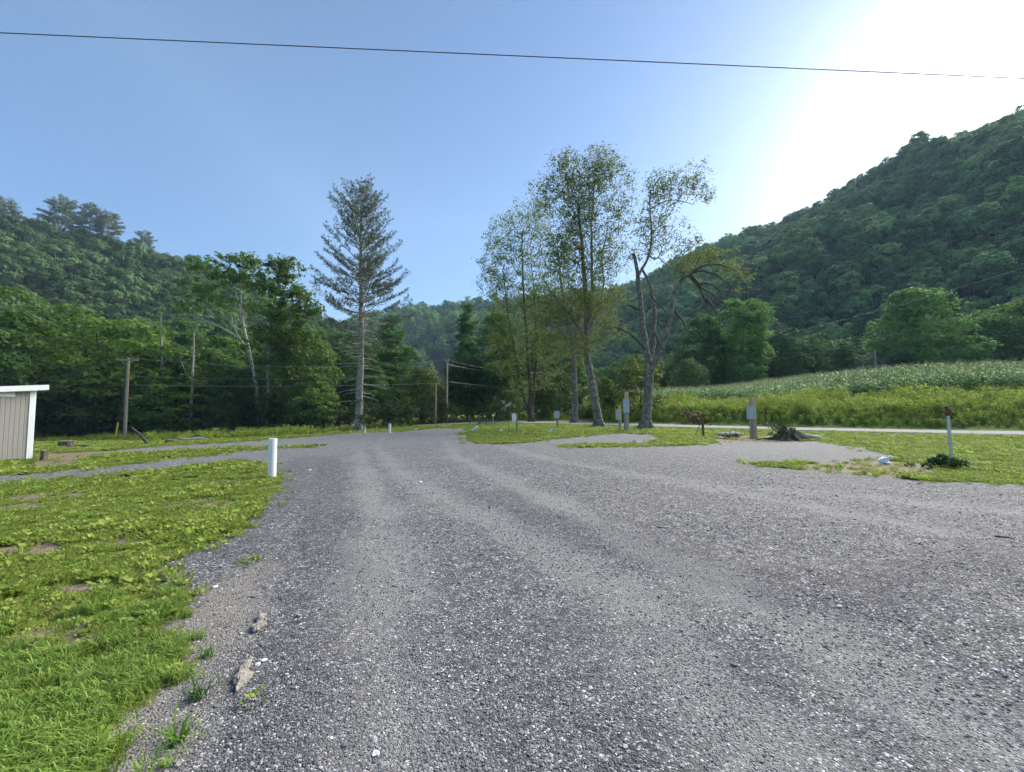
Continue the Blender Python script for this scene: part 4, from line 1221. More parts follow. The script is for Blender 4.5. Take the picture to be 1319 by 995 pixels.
scatter('grass', np.stack([x, y, z], 1), np.stack([rg.normal(size=m) * .1, rg.normal(size=m) * .1, rg.random(m) * 6.28], 1), scl, id_, TUFT, label='short green grass and low broad-leaved weeds around the gravel', cat='grass')

# gravel chips lying proud of the packed surface
def chip(seed, mat):
    rng = np.random.default_rng(seed); bm_v = []
    import bmesh
    bm = bmesh.new(); bmesh.ops.create_icosphere(bm, subdivisions=1, radius=1)
    for v in bm.verts:
        v.co = Vector(v.co) * rng.uniform(.7, 1.15); v.co.x *= 1.25; v.co.z *= .6
    me_ = bpy.data.meshes.new('chip'); bm.to_mesh(me_); bm.free(); me_.materials.append(mat); return me_
t = NT('gravel_chip'); oi = t.node('ShaderNodeObjectInfo')
t.color(t.ramp(oi.outputs['Random'], [(0, (.10, .099, .104)), (.5, (.16, .158, .165)), (.8, (.25, .248, .255)), (.95, (.42, .415, .42)), (1, (.75, .74, .73))])); t.set(Roughness=.8)
t.bump(t.noise(t.coord(), 3, 4), .4, .2)
CH = [chip(k, t.mat) for k in range(5)]
XS, YS, SS = [], [], []
for n, r0, r1, s0 in ((60000, 1.5, 3.4, .0042), (36000, 3.4, 6.5, .0060), (16000, 6.5, 13, .008)):
    rg = np.random.default_rng(n); r = r0 + rg.random(n) * (r1 - r0); a = np.radians(-56 + rg.random(n) * 112)
    x, y = r * np.sin(a), r * np.cos(a); k = grass_sd(x, y) < .02; x, y = x[k], y[k]
    dens = .35 + .9 * smooth(.35, .7, fbm(x * .7, y * .7, 71, 4)); k = rg.random(len(x)) < dens; x, y = x[k], y[k]
    XS.append(x); YS.append(y); SS.append(s0 * np.exp(rg.normal(size=len(x)) * .38))
x, y, s_ = map(np.concatenate, (XS, YS, SS)); m = len(x); rg = np.random.default_rng(5)
def gravel_z(x, y):
    r = np.hypot(x, y); n_ = 1 - smooth(10, 16, r)
    _, _, t__, p__, _ = ground_cols(x, y)
    return H(x, y) + n_ * (.035 * p__ + .012 * (fbm(x * 2, y * 2, 17, 3) - .5) - .012 * t__)
scatter('gravel', np.stack([x, y, gravel_z(x, y) + s_ * .15], 1), rg.random((m, 3)) * 6.28 * [.06, .06, 1], np.repeat(s_[:, None], 3, 1), rg.integers(0, 5, m), CH, label='loose dark and pale gravel chips on the drive', cat='gravel')

# tall weeds on the bank beyond the road
def weed(seed, h, mat, n=60, w=.35, size=.16):
    rng = np.random.default_rng(seed)
    C = np.stack([rng.normal(size=n) * w * .5, rng.normal(size=n) * w * .5, h * rng.random(n) ** .8], 1)
    d = norm(np.stack([C[:, 0], C[:, 1], np.full(n, .25)], 1) + rng.normal(size=(n, 3)) * .4)
    return quad_mesh('weed', leaf_quads(C, rng.normal(size=(n, 3)) * .6 + [0, 0, 1], size * rng.uniform(.5, 1.3, n), .4, rng, tdir=d), mat, np.clip(.2 + .6 * C[:, 2] / h * rng.random(n) + .2 * rng.random(n), 0, 1))
WD = [weed(1, 1.3, M['leaf_weed']), weed(2, 1.0, M['leaf_weed'], 50), weed(3, 1.5, M['leaf_weed'], 70, .3), blade_tuft(31, 40, 1.25, .22, .035, M['leaf_weed'], .35, .6), weed(5, .8, M['leaf_under'], 60, .5)]
rg = np.random.default_rng(12); n = 60000
x = rg.uniform(3, 66, n); y = rg.uniform(12, 75, n)
d = road_side(x, y); wv = 1.6 * (fbm(x * .12, y * .12, 91, 3) - .5)
k = (d > 4.3 + wv * .5) & (d < 13.5 + wv) & (x > 12 - .15 * (y - 40)); x, y, d = x[k], y[k], d[k]
k = rg.random(len(x)) < .55; x, y, d = x[k], y[k], d[k]
m = len(x); zone = fbm(x * .22, y * .22, 93, 3)
idn = np.where(zone > .56, rg.choice([2, 0, 4], m), rg.choice([3, 3, 1, 0], m))
s_ = rg.uniform(.7, 1.2, m) * (.55 + .6 * smooth(4.2, 7.5, d)) * (.8 + .5 * zone)
scatter('weeds', np.stack([x, y, H(x, y) - .03], 1), np.stack([rg.normal(size=m) * .12, rg.normal(size=m) * .12, rg.random(m) * 6.28], 1), np.repeat(s_[:, None], 3, 1), idn, WD, label='tall yellow-green weeds on the bank between road and corn', cat='weeds')
# rough growth along the foot of the left wood and beyond the bend
n = 26000; x = rg.uniform(-58, 14, n); y = rg.uniform(24, 62, n)
wl = np.array([ground(a, b_)[:2] for a, b_ in ((0, 579), (70, 575), (160, 571), (250, 567), (330, 563), (420, 559))] + [(-17, 46.5), (-8, 55.5), (0, 54.5), (14, 50)]); wl = wl[np.argsort(wl[:, 0])]; yl = np.interp(x, wl[:, 0], wl[:, 1]) + 3 * (fbm(x * .3, x * 0, 77, 3) - .5); dd = y - yl
k = (dd > 0) & (dd < 11) & (grass_sd(x, y) > .3); x, y, dd = x[k], y[k], dd[k]; m = len(x)
s_ = rg.uniform(.25, .75, m) * (.5 + .12 * np.clip(dd, 0, 4)) * (.6 + .8 * fbm(x * .5, y * .5, 78, 3))
scatter('undergrowth', np.stack([x, y, H(x, y) - .03], 1), np.stack([0 * x, 0 * x, rg.random(m) * 6.28], 1), np.repeat(s_[:, None], 3, 1), rg.choice([0, 1, 3, 4, 4], m), WD, label='rough weeds along the foot of the wood', cat='weeds')

# corn
def corn(seed, h):
    rng = np.random.default_rng(seed); Q, S, MI = [], [], []
    def strip(P, W_, side, sh, mi=0):
        for i in range(len(P) - 1):
            Q.append([P[i] - side * W_[i], P[i] + side * W_[i], P[i + 1] + side * W_[i + 1], P[i + 1] - side * W_[i + 1]]); S.append(sh); MI.append(mi)
    for a in (0, 1.57): strip([np.array([0, 0, 0]), np.array([0, 0, h * .95])], [.022, .012], np.array([math.cos(a), math.sin(a), 0]), .3)
    a = rng.random() * 3.14
    for k in range(11):
        a += math.pi + rng.normal() * .4; z = h * (.15 + .075 * k); L = rng.uniform(.55, .85)
        d = np.array([math.cos(a), math.sin(a), 0]); side = np.cross(d, [0, 0, 1])
        u = np.linspace(0, 1, 6)
        P = [np.array([0, 0, z]) + d * L * uu + np.array([0, 0, L * (1.0 * uu - 1.25 * uu ** 2.0)]) for uu in u]
        strip(P, [.03, .045, .045, .036, .02, .004], side, rng.random())
    for k in range(7):
        a_ = rng.random() * 6.28; strip([np.array([0, 0, h * .93]), np.array([math.cos(a_) * .12, math.sin(a_) * .12, h * 1.07])], [.008, .006], np.array([math.sin(a_), -math.cos(a_), 0]), .9, 1)
    return quad_mesh('corn', np.array(Q), [M['leaf_corn'], M['tassel']], S, MI)
CN = [corn(k, 2.3) for k in range(4)]
rows_ = np.arange(13.5, 52, .85); X, Y = [], []
n = 42000; x = rg.uniform(10, 110, n); y = rg.uniform(8, 92, n); d = road_side(x, y)
row = np.round(d / .8) * .8
k = (row > 13.4) & (row < 50) & (x > 12 + .0 * y) & (x < 105) & (y < 86) & (np.arctan2(x, y) < 1.05)
# rows follow the road: shift each plant onto its row
x, y, d, row = x[k], y[k], d[k], row[k]
e = .2; gx = (road_side(x + e, y) - road_side(x - e, y)) / (2 * e); gy = (road_side(x, y + e) - road_side(x, y - e)) / (2 * e)
x = x + gx * (row - d); y = y + gy * (row - d)
k = (row < 26) | (rg.random(len(x)) < .6); x, y = x[k], y[k]; m = len(x)
s_ = rg.uniform(.85, 1.15, m)
scatter('corn', np.stack([x, y, H(x, y) - .03], 1), np.stack([rg.normal(size=m) * .05, rg.normal(size=m) * .05, rg.random(m) * 6.28], 1), np.repeat(s_[:, None], 3, 1), rg.integers(0, 4, m), CN, label='field of ripe-height green corn on the rise beyond the road', cat='corn')

# ------------------------------------------------------------------ the shed at the left edge
C1 = np.array([-15.04, 13.0]); dS = norm(np.array([-.51, -.86])); dN = np.array([-.86, .51]); dN = norm(dN - dS * (dN @ dS))
zf = Hs(*C1) + .08
sh = empty('shed', (C1[0], C1[1], 0), 'grey-tan shed with white corner trim and sloping white roof edge at the left edge', 'shed')
ang = math.atan2(dS[1], dS[0])
t = NT('shed_siding'); wv = t.node('ShaderNodeTexWave', wave_type='BANDS', bands_direction='X'); wv.inputs['Scale'].default_value = 3.2
mp = t.node('ShaderNodeTexCoord'); t.link(mp.outputs['Object'], wv.inputs['Vector'])
gr = t.ramp(wv.outputs['Fac'], [(.02, (.0, .0, .0)), (.08, (1, 1, 1))])
nz = t.noise(t.coord((6, 6, .6)), 3, 6)
t.color(t.mix(gr, (.235, .22, .20), t.ramp(nz, [(.3, (.31, .29, .26)), (.7, (.36, .34, .31))]))); t.set(Roughness=.75); t.bump(gr, .6, .02)
Wd, Dp, Z1 = 2.3, 3.0, 2.24; slope = .10
def zr(u): return Z1 - slope * u
root = sh; 
def shed_part(b, name, mat):
    o = b.build(name, mat, sh); o.rotation_euler = (0, 0, ang); o.location = (0, 0, 0); return o
# local frame: x along the front to the left, y out of the front (towards viewer is +/-); work out which side is the back
loc_back = np.array([dN @ np.array([math.cos(ang), math.sin(ang)]), dN @ np.array([-math.sin(ang), math.cos(ang)])])
sb = 1 if loc_back[1] > 0 else -1
b = MB()
prof = [(0, zf), (Wd, zf), (Wd, zr(Wd)), (0, zr(0))]
v = [(x_, 0, z_) for x_, z_ in prof] + [(x_, sb * Dp, z_) for x_, z_ in prof]
b.add(v, [(0, 1, 2, 3), (7, 6, 5, 4), (0, 4, 5, 1), (1, 5, 6, 2), (2, 6, 7, 3), (3, 7, 4, 0)])
shed_part(b, 'wall', t.mat)
b = MB()
oh = .24
for y0, y1, zt, th in ((-sb * .16, sb * (Dp + .16), .11, .035),):
    v = [(-oh, y0, zr(-oh) + zt), (Wd + oh, y0, zr(Wd + oh) + zt), (Wd + oh, y1, zr(Wd + oh) + zt), (-oh, y1, zr(-oh) + zt)]
    v2 = [(a, c, d_ - th) for a, c, d_ in v]
    b.add(v + v2, [(0, 1, 2, 3), (7, 6, 5, 4), (0, 4, 5, 1), (1, 5, 6, 2), (2, 6, 7, 3), (3, 7, 4, 0)])
shed_part(b, 'roof', M['conduit'])
b = MB(); yf = -sb * .163
v = [(-oh - .01, yf, zr(-oh) + .105), (Wd + oh, yf, zr(Wd + oh) + .105), (Wd + oh, yf, zr(Wd + oh) - .06), (-oh - .01, yf, zr(-oh) - .06)]
v += [(a, c - sb * .025, d_) for a, c, d_ in v]
b.add(v, [(0, 1, 2, 3), (7, 6, 5, 4), (0, 4, 5, 1), (1, 5, 6, 2), (2, 6, 7, 3), (3, 7, 4, 0)]); shed_part(b, 'fascia', M['white_trim'])
b = MB(); b.box((.05, -sb * .012, (zf + zr(0)) / 2 - .03), (.12, .022, zr(0) - zf - .04)); b.box((-.012, sb * .05, (zf + zr(0)) / 2 - .03), (.022, .12, zr(0) - zf - .04)); shed_part(b, 'corner_trim', M['white_trim'])
b = MB(); b.box((.11 + (Wd - .11) / 2, -sb * .010, zr(Wd) - .17 + .33), (Wd - .11, .018, .055)); shed_part(b, 'trim_band', M['white_trim'])
b = MB(); b.box((.62, -sb * .014, zr(.62) - .14), (.42, .02, .13)); shed_part(b, 'window', M['white_trim'])
b = MB(); b.box((Wd / 2, sb * Dp / 2, zf / 2 - .10 + .03), (Wd - .2, Dp - .2, max(.1, zf + .1))); shed_part(b, 'skid', M['pole_wood'])

# ------------------------------------------------------------------ pipes and posts
def pipe(px, base, top, r, label, group=None, tilt=0, hollow=True, cat='pipe'):
    q = ground(px, base); h = at(px, top, q[1])[2] - q[2]
    o = empty('white_pipe', q, label, cat, group)
    n = 28; a = np.linspace(0, 2 * math.pi, n, endpoint=False)
    rings = [(r, -.2), (r, h - .004), (r - .004, h), (r - .012, h), (r - .012, h - .1)]
    v = [(rr_ * math.cos(k), rr_ * math.sin(k), zz) for rr_, zz in rings for k in a]
    b = MB(); b.add(v, [(i * n + j, i * n + (j + 1) % n, (i + 1) * n + (j + 1) % n, (i + 1) * n + j) for i in range(4) for j in range(n)], 0, False)
    b.add([(0, 0, h - .02)] + [((r - .012) * math.cos(k), (r - .012) * math.sin(k), h - .02) for k in a], [(0, i + 1, (i + 1) % n + 1) for i in range(n)])
    o_ = b.build('shaft', M['white_pvc'], o); o_.rotation_euler = (0, tilt, 0); return o
pipe(350, 617, 565, .088, 'tall white plastic pipe standing upright at the edge of lawn and gravel')
pipe(502, 558, 546, .10, 'short white pipe standing at the far gravel edge right of the pine')
pipe(470, 558, 553, .07, 'tiny white stub left of the far white pipe, at the foot of the pine')
def tilted(px, py, px2, py2, r, label):
    q = ground(px, py); e = at(px2, py2, q[1]); q[2] += r * .5
    b = MB(); b.tube([(0, 0, 0), e - q], r, 14); b.tube([(e - q) * .96, (e - q) * 1.04], r * 1.12, 14)
    o = b.build('white_pipe', M['white_pvc'], None, q); tag(o, label, 'pipe')
tilted(608, 556, 615, 550, .10, 'white pipe end tilted out of the grass at the far gravel edge')
tilted(707, 558, 712, 553, .09, 'white capped pipe stub lying in the middle grass island')
tilted(644, 557, 647, 554, .09, 'small white pipe stub left of the white box on a thin post')

def pedestal(px, base, top, post_w, box, label, cond=None, mats=('lumber', 'grey_box'), box_d=.14, name='electric_box_post', lean=0, group=None):
    """timber post with a meter or outlet box. box=(x0,y0,x1,y1) px"""
    q = ground(px, base); Y = q[1]; s_ = Y / F; h = at(px, top, Y)[2] - q[2]
    o = empty(name, q, label, 'electric box', group)
    b = MB(); b.box((0, 0, h / 2 - .1), (post_w, post_w, h + .2), 0, (0, lean), bev=.008); b.build('post', M[mats[0]], o)
    x0, y0, x1, y1 = box; c = (at((x0 + x1) / 2, (y0 + y1) / 2, Y - .15) - q); w = (x1 - x0) * s_; hh = (y1 - y0) * s_
    c[1] = -post_w / 2 - box_d / 2 - .004
    b = MB(); b.box(c, (w, box_d, hh), 0, (0, lean), bev=.012); bx = b.build('box', M[mats[1]], o)
    b = MB(); b.box(c + [0, -box_d / 2 - .008, -hh * .02], (w * .9, .014, hh * .88), 0, (0, lean), bev=.005); cv = b.build('cover', M[mats[1]], bx)
    b = MB(); b.box(c + [0, -.02, hh / 2 + .012], (w * 1.08, box_d * 1.25, .02), 0, (0, lean), bev=.006); b.build('rain_hood', M[mats[1]], bx)
    b = MB(); b.box(c + [w * .3, -box_d / 2 - .022, -hh * .2], (.02, .02, .05)); b.build('latch', M['conduit'], bx)
    if cond:
        cx = (at(cond[0], (y1 + base) / 2, Y) - q)[0]; zt = c[2] - hh / 2
        b = MB(); b.tube([(cx, c[1] + .02, -.2), (cx, c[1] + .02, zt + .02)], cond[1], 10, cap=False)
        b.tube([(cx, c[1] + .02, zt - .05), (cx, c[1] + .02, zt)], cond[1] * 1.3, 10)
        b.build('conduit', M['conduit'], o)
    return o
pedestal(807.5, 556, 505, .26, (802.5, 515, 810, 532), 'tallest timber post with a grey meter box, right one of the close pair', (804.8, .11))
pedestal(798.8, 555, 523, .17, (793, 528, 799.5, 541), 'shorter timber post with a grey box, left one of the close pair', (797.2, .05))
pedestal(970.5, 565, 512, .26, (961.5, 523, 972, 540), 'wide timber post with a grey box left of the tree stump', (966.5, .07))
pedestal(718, 551.5, 530, .14, (714, 530, 720.5, 539), 'grey box on a dark timber post alone in the middle of the grass island', None, ('lumber_dark', 'grey_box'))
pedestal(665.5, 559.5, 535, .12, (659.5, 534, 664.5, 543), 'white box on a thin pale post left in the grass island', None, ('pole_wood', 'white_trim'))
def small_post(px, base, top, r, label, cap=False, mat='pole_wood', name='post', lean=0):
    q = ground(px, base); h = at(px, top, q[1])[2] - q[2]
    o = empty(name, q, label, 'post')
    b = MB(); b.tube([(0, 0, -.2), (lean * .5, 0, h * .5), (lean, 0, h)], [r, r * .95, r * .9], 8); b.build('shaft', M[mat], o)
    if cap:
        b = MB(); b.box((0, -.02, h + .05), (r * 3.6, r * 3, .18), bev=.02); b.build('cap', M['white_trim'], o)
    return o
small_post(635, 548, 536, .06, 'thin post with a small white cap at the far end of the grass island', True)
small_post(617, 548, 536, .10, 'rough grey post beyond the tilted white pipe', mat='stump')
small_post(605, 547, 537, .08, 'low dark post left of the rough grey one, far end of the gravel', mat='stump', lean=.1)
small_post(626, 549, 540, .05, 'little dark stake between the rough grey post and the white-capped one', mat='stump')
small_post(485, 556, 549, .05, 'small pale stake just left of the far white pipe', mat='lumber')

# galvanised post with rusty tap head
q = ground(1226, 593); h = at(1221, 527, q[1])[2] - q[2]; e = at(1220.5, 530, q[1]) - q
o = empty('water_post', q, 'thin galvanised post with a rusty red head in the grass on the right', 'post')
b = MB(); b.tube([(0, 0, -.2), (e[0] * .02, 0, .02), (e[0], 0, h - .1)], .042, 14); b.build('shaft', M['galv'], o)
b = MB(); b.tube([(e[0] * .96, 0, h - .22), (e[0], 0, h - .1)], .056, 12); b.box((e[0], 0, h), (.11, .10, .17), bev=.02); b.tube([(e[0], -.05, h - .06), (e[0] - .03, -.12, h - .05), (e[0] - .03, -.13, h - .12)], .018, 8)
hd = b.build('head', M['rust'], o)
b = MB(); b.tube([(e[0] - .02, -.06, h + .02), (e[0] - .02, -.075, h + .02)], .035, 10); b.build('reflector', M['stone_tan'], hd)
b = MB(); b.tube([(e[0] - .1, 0, h - .1), (e[0] - .02, 0, h - .12)], .012, 6); b.tube([(e[0] + .02, 0, h + .05), (e[0] + .12, 0, h + .08)], .012, 6); b.build('lever', M['rust'], hd)

# hydrant-like dark post with stakes
q = ground(906, 562); h = at(906, 537, q[1])[2] - q[2]; o = empty('water_post', q, 'dark narrow post with a hooked top between two thin leaning stakes', 'post')
b = MB(); b.tube([(0, 0, -.2), (0, 0, h)], .06, 10); b.build('shaft', M['stump'], o)
b = MB(); b.tube([(0, 0, h - .1), (.02, 0, h + .08), (.16, 0, h + .14), (.22, 0, h + .02)], .035, 8); b.tube([(-.16, 0, h + .03), (0, 0, h + .07)], .03, 8); b.build('head', M['rust'], o)
b = MB(); b.tube([(-.05, .05, h * .8), (-.45, .1, 0)], .018, 5); b.build('stake', M['rust'], o)
b = MB(); b.tube([(-.08, -.05, h * .75), (-.22, -.2, 0)], .016, 5); b.build('stake', M['rust'], o)

# ------------------------------------------------------------------ poles and wires
def util_pole(px, base, top, r, Y, label, arm=None, guy=None, mat='pole_wood', insul=True, lean=0.0):
    x = at(px, base, Y)[0]; q = np.array([x, Y, Hs(x, Y)]); h = at(px, top, Y)[2] - q[2]
    o = empty('utility_pole', q, label, 'utility pole')
    b = MB(); b.tube([(0, 0, -.3), (lean * .5, 0, h * .5), (lean, 0, h)], [r, r * .85, r * .68], 12); b.build('shaft', M[mat], o)
    if arm:
        az_ = arm[2]; dx, dy = math.cos(az_), math.sin(az_)
        b = MB(); b.box((lean, -.12, h - arm[1]), (arm[0], .11, .16), az_, bev=.01); cr = b.build('crossarm', M['pole_wood'], o)
        for k in (-.46, -.22, .22, .46):
            b = MB(); c = np.array([lean + dx * arm[0] * k, -.12 + dy * arm[0] * k, h - arm[1] + .06])
            b.tube([c, c + [0, 0, .06], c + [0, 0, .08], c + [0, 0, .13], c + [0, 0, .15], c + [0, 0, .2]], [.012, .012, .045, .035, .05, .02], 10); b.build('insulator', M['ceramic'], cr)
        b = MB()
        for k in (-.3, .3): b.tube([(lean + dx * arm[0] * k, -.13, h - arm[1] - .03), (lean, -.1, h - arm[1] - .55)], .02, 5)
        b.build('brace', M['galv'], cr)
    if guy:
        for i, (gx, gy, zt) in enumerate(guy):
            g = ground(gx, gy); g = at(gx, gy, Y - .6) - q; g[2] = Hs(q[0] + g[0], Y - .6) - q[2]
            b = MB(); b.tube([(0, 0, h * zt), g], .024, 5); gw = b.build('guy_wire', M['wire'], o)
            if i == 0:
                tp = g + (np.array([0, 0, h * zt]) - g) * .24
                b = MB(); b.tube([g, tp], .075, 8); b.build('guard', M['yellow'], gw)
    return o, q, h
pl, qL, hL = util_pole(160, 568, 461, .17, 42, 'weathered wooden utility pole with a short crossarm and a yellow-guarded guy wire', (1.9, .25, .25), [(148, 568, .93), (150, 568, .7), (146, 567, .82)])
pr, qR, hR = util_pole(575.5, 540, 464, .15, 56, 'bare wooden pole with wires at the far end of the gravel', (.7, .12, .3), None)
util_pole(561, 541, 494, .13, 54, 'short brown pole without wires, left of the far wired pole', None, None, 'lumber_dark')
util_pole(715, 543, 489, .07, 66, 'slim short grey pole between the multi-stemmed tree and the pale trunk', None, None, 'dead_wood')
util_pole(767, 512, 487, .08, 110, 'tiny far pole glimpsed just left of the dark leaning tree', (1.2, .2, 0), None, 'dead_wood')
util_pole(1129, 492, 452, .16, 78, 'pale pole standing in front of the half-dead pale tree behind the corn', None, None, 'dead_wood')

def wire(A, B, sag, label, r=.016, mat='wire', name='power_line', n=28):
    A, B = np.asarray(A, float), np.asarray(B, float); u = np.linspace(0, 1, n)
    P = A + (B - A) * u[:, None]; P[:, 2] -= sag * 4 * u * (1 - u)
    b = MB(); b.tube(P - A, r, 5); o = b.build(name, M[mat], None, A); return tag(o, label, 'wire')
topL = qL + [0, 0, hL]; topR = qR + [0, 0, hR]
wire(at(-60, 512, 30), qL + [-.7, -.12, hL - .1], .3, 'wire coming from the left to the crossarm of the wooden utility pole', mat='wire', r=.010)
wire(qL + [.7, -.12, hL - .1], topR + [-.3, 0, 0], .9, 'top wire between the two wooden poles, in front of the left wood', mat='wire_pale', r=.014)
wire(at(-80, 507, 27), qL + [0, -.15, hL * .67], .3, 'lower wire left of the wooden utility pole', mat='wire', r=.012)
wire(qL + [0, -.15, hL * .67], qR + [0, 0, hR * .64], .3, 'lowest pale wire between the two wooden poles', mat='wire_pale', r=.022)
wire(qL + [0, -.15, hL * .78], qR + [0, 0, hR * .80], .6, 'middle wire between the two wooden poles', mat='wire_pale', r=.013)
fR = at(640, 478, 75)
wire(topR, at(700, 480, 66), .5, 'top wire leaving the far wired pole to the right', mat='wire_pale', r=.016)
wire(topR + [0, 0, -.6], at(760, 489, 108), .9, 'second wire leaving the far wired pole to the right', mat='wire_pale', r=.02)
wire(qR + [0, 0, hR * .66], at(715, 502, 66), .25, 'bright lowest wire from the far wired pole to the slim grey pole', mat='wire_pale', r=.03)
wire(at(715, 502, 66), at(800, 496, 72), .1, 'bright low wire running right from the slim grey pole behind the trunks', mat='wire_pale', r=.028)
wire(at(1360, 332, 48), at(880, 452, 98), 1.6, 'pale wire sloping down across the right mountain', mat='wire_pale', r=.03)
wire(at(1360, 372, 50), at(900, 478, 98), 1.5, 'fainter lower wire sloping across the rounded trees on the right', mat='wire_pale', r=.018)
a_, b_ = at(0, 42.5, 8.6), at(1265, 99, 9.6); dv = b_ - a_
wire(a_ - dv * 1.2, b_ + dv * 1.0, .0, 'single dark cable crossing the whole sky overhead', mat='wire', r=.0105, name='overhead_cable', n=60)

# ------------------------------------------------------------------ stump, log, flowers, weeds, stones
q = ground(1016, 567); o = empty('tree_stump', q, 'broken dark tree stump with spreading roots at the edge of the right pull-off', 'stump')
rng = np.random.default_rng(8); n = 26; a = np.linspace(0, 2 * math.pi, n, endpoint=False)
fl = 1 + .18 * np.sin(a * 5) + .12 * np.sin(a * 8 + 1) + rng.normal(size=n) * .04
rings = []
for zz, rr_ in ((-.1, .85), (.0, .72), (.15, .55), (.35, .46), (.55, .42)):
    rings.append(np.stack([np.cos(a) * rr_ * fl, np.sin(a) * rr_ * fl, np.full(n, zz)], 1))
rings[-1][:, 2] += rng.uniform(-.12, .16, n) - .12 * np.cos(a)
rings.append(rings[-1] * [.75, .75, 1] - [0, 0, .06]); rings.append(rings[-1] * [.4, .4, 1] - [0, 0, .12])
b = MB(); V = np.concatenate(rings); b.add(V, [(i * n + j, i * n + (j + 1) % n, (i + 1) * n + (j + 1) % n, (i + 1) * n + j) for i in range(len(rings) - 1) for j in range(n)] + [tuple(range((len(rings) - 1) * n, len(rings) * n))])
b.build('trunk', M['stump'], o)
for k in range(7):
    aa = k * .9 + .2; L = rng.uniform(.9, 1.5); u = np.linspace(0, 1, 6)
    b = MB(); b.tube(np.stack([math.cos(aa) * (.4 + L * u * .7), math.sin(aa) * (.4 + L * u * .7), .3 * (1 - u) ** 2 - .04 + rng.normal(size=6) * .02], 1), .13 * (1 - .75 * u), 7); b.build('root', M['stump'], o)
iv = np.stack([rng.uniform(-1.1, .1, 26), rng.uniform(-.7, .1, 26), rng.uniform(.1, .75, 26)], 1)
q_, s_ = crown_quads(iv, np.full(26, .2), 34, .085, rng); link('ivy', quad_mesh('ivy', q_, M['leaf_under'], s_), o)
q = ground(1049, 567); b = MB(); u = np.linspace(-1, 1, 8)
b.tube(np.stack([u * .62, .1 * u, .12 - .13 * u + .03 * np.sin(u * 4)], 1), [.08, .12, .14, .15, .14, .13, .10, .05], 10)
tag(b.build('log', M['bark_pale'], None, q), 'pale short log lying right of the broken stump', 'log')
q = ground(987, 567); b = MB(); b.tube([(-.5, 0, .04), (.1, .1, .07), (.5, 0, .05)], [.04, .05, .02], 6); tag(b.build('log', M['bark_dark'], None, q), 'dark piece of dead branch between the grey box post and the stump', 'branch')

def rosette(px, py, r, n, size, label, mat, rise=.8, h=.1, name='weed', blades=False, color=None, flowers=0, cat='weed'):
    q = ground(px, py); q[2] = float(near_z(np.array([q[0]]), np.array([q[1]]))[0])
    rng = np.random.default_rng(int(px * 7 + py))
    if blades: me_ = blade_tuft(int(px), n, size, r * .35, size * .08, mat, 1.2, .8)
    else: me_ = leafy_tuft(int(px), n, r, size, mat, h, rise)
    me_.name = name
    if flowers:
        o = empty(name, q, label, cat); link('foliage', me_, o)
        for k in range(flowers):
            a = rng.random() * 6.28; rr_ = r * rng.random() ** .5; c = np.array([math.cos(a) * rr_, math.sin(a) * rr_, h * rng.uniform(.9, 1.5)])
            dd = norm(rng.normal(size=(9, 3)) * [1, 1, .4]); link('flower', quad_mesh('flower', leaf_quads(c + dd * .05, rng.normal(size=(9, 3)) * .4 + [0, -.3, 1], np.full(9, .11), .8, rng, tdir=dd), M['petal'], rng.random(9)), o)
        return o
    o = link(name, me_, None, q)
    if color: o.color = (*color, 1)
    return tag(o, label, cat)
rosette(256, 898, .14, 34, .10, 'dark spiky weed rosette growing in the gravel near the tan rocks', M['grass_dark'], blades=True, color=(.4, .55, .8))
rosette(264, 848, .12, 22, .10, 'thin wispy weed in the gravel above the dark spiky rosette', M['grass_dark'], blades=True, color=(.7, .75, .9))
rosette(232, 955, .12, 26, .13, 'grassy wisp near the bottom edge of the gravel', M['grass_dark'], blades=True)
rosette(322, 726, .12, 34, .06, 'small green sprig alone in the gravel by the lawn tongue', M['grass'], h=.04)
rosette(328, 905, .08, 20, .04, 'tiny green sprig below the lower tan rock', M['grass'], h=.03)
rosette(205, 800, .22, 90, .065, 'broad-leaved bright weed clump at the lawn edge', M['grass'], h=.08, rise=.6)
rosette(216, 985, .08, 18, .07, 'sprig of grass by the small orange pebble', M['grass_dark'], blades=True)
rosette(312, 682, .30, 60, .12, 'flattened light grass clump on the tip of the lawn tongue', M['grass'], blades=True)
q = ground(1218, 604); rngw = np.random.default_rng(91); cw = rngw.normal(size=(26, 3)) * [.3, .24, .04] + [0, 0, .1]; cw[:, 2] += .14 * np.exp(-(cw[:, 0] ** 2 + cw[:, 1] ** 2) / .08); qw, sw = crown_quads(cw, np.full(26, .12), 60, .07, rngw); me_ = quad_mesh('weed', qw, M['leaf_under'], sw); o = link('weed', me_, None, q); o.color = (.6, .8, .7, 1); tag(o, 'dark green weed mound at the foot of the galvanised post', 'weed')
q = ground(940, 565); rosette(940, 565, .55, 260, .13, 'low mound of white flowers left of the grey box post', M['leaf_under'], h=.22, name='flower_bed', flowers=34, cat='flowers')
me_ = forest_tree(81, 1.7, 1.1, P_ROUND, .1, 30, 60, .12, M['leaf_dry'], .4, M['bark_dark'], limbs=False)
q = at(893, 545, 41.0); tree_thing('bush', me_, (q[0], 41.0, Hs(q[0], 41.0) - .25), 'reddish-brown dried bush at the far side of the road', 'bush', scale=(1.2, 1, .8))
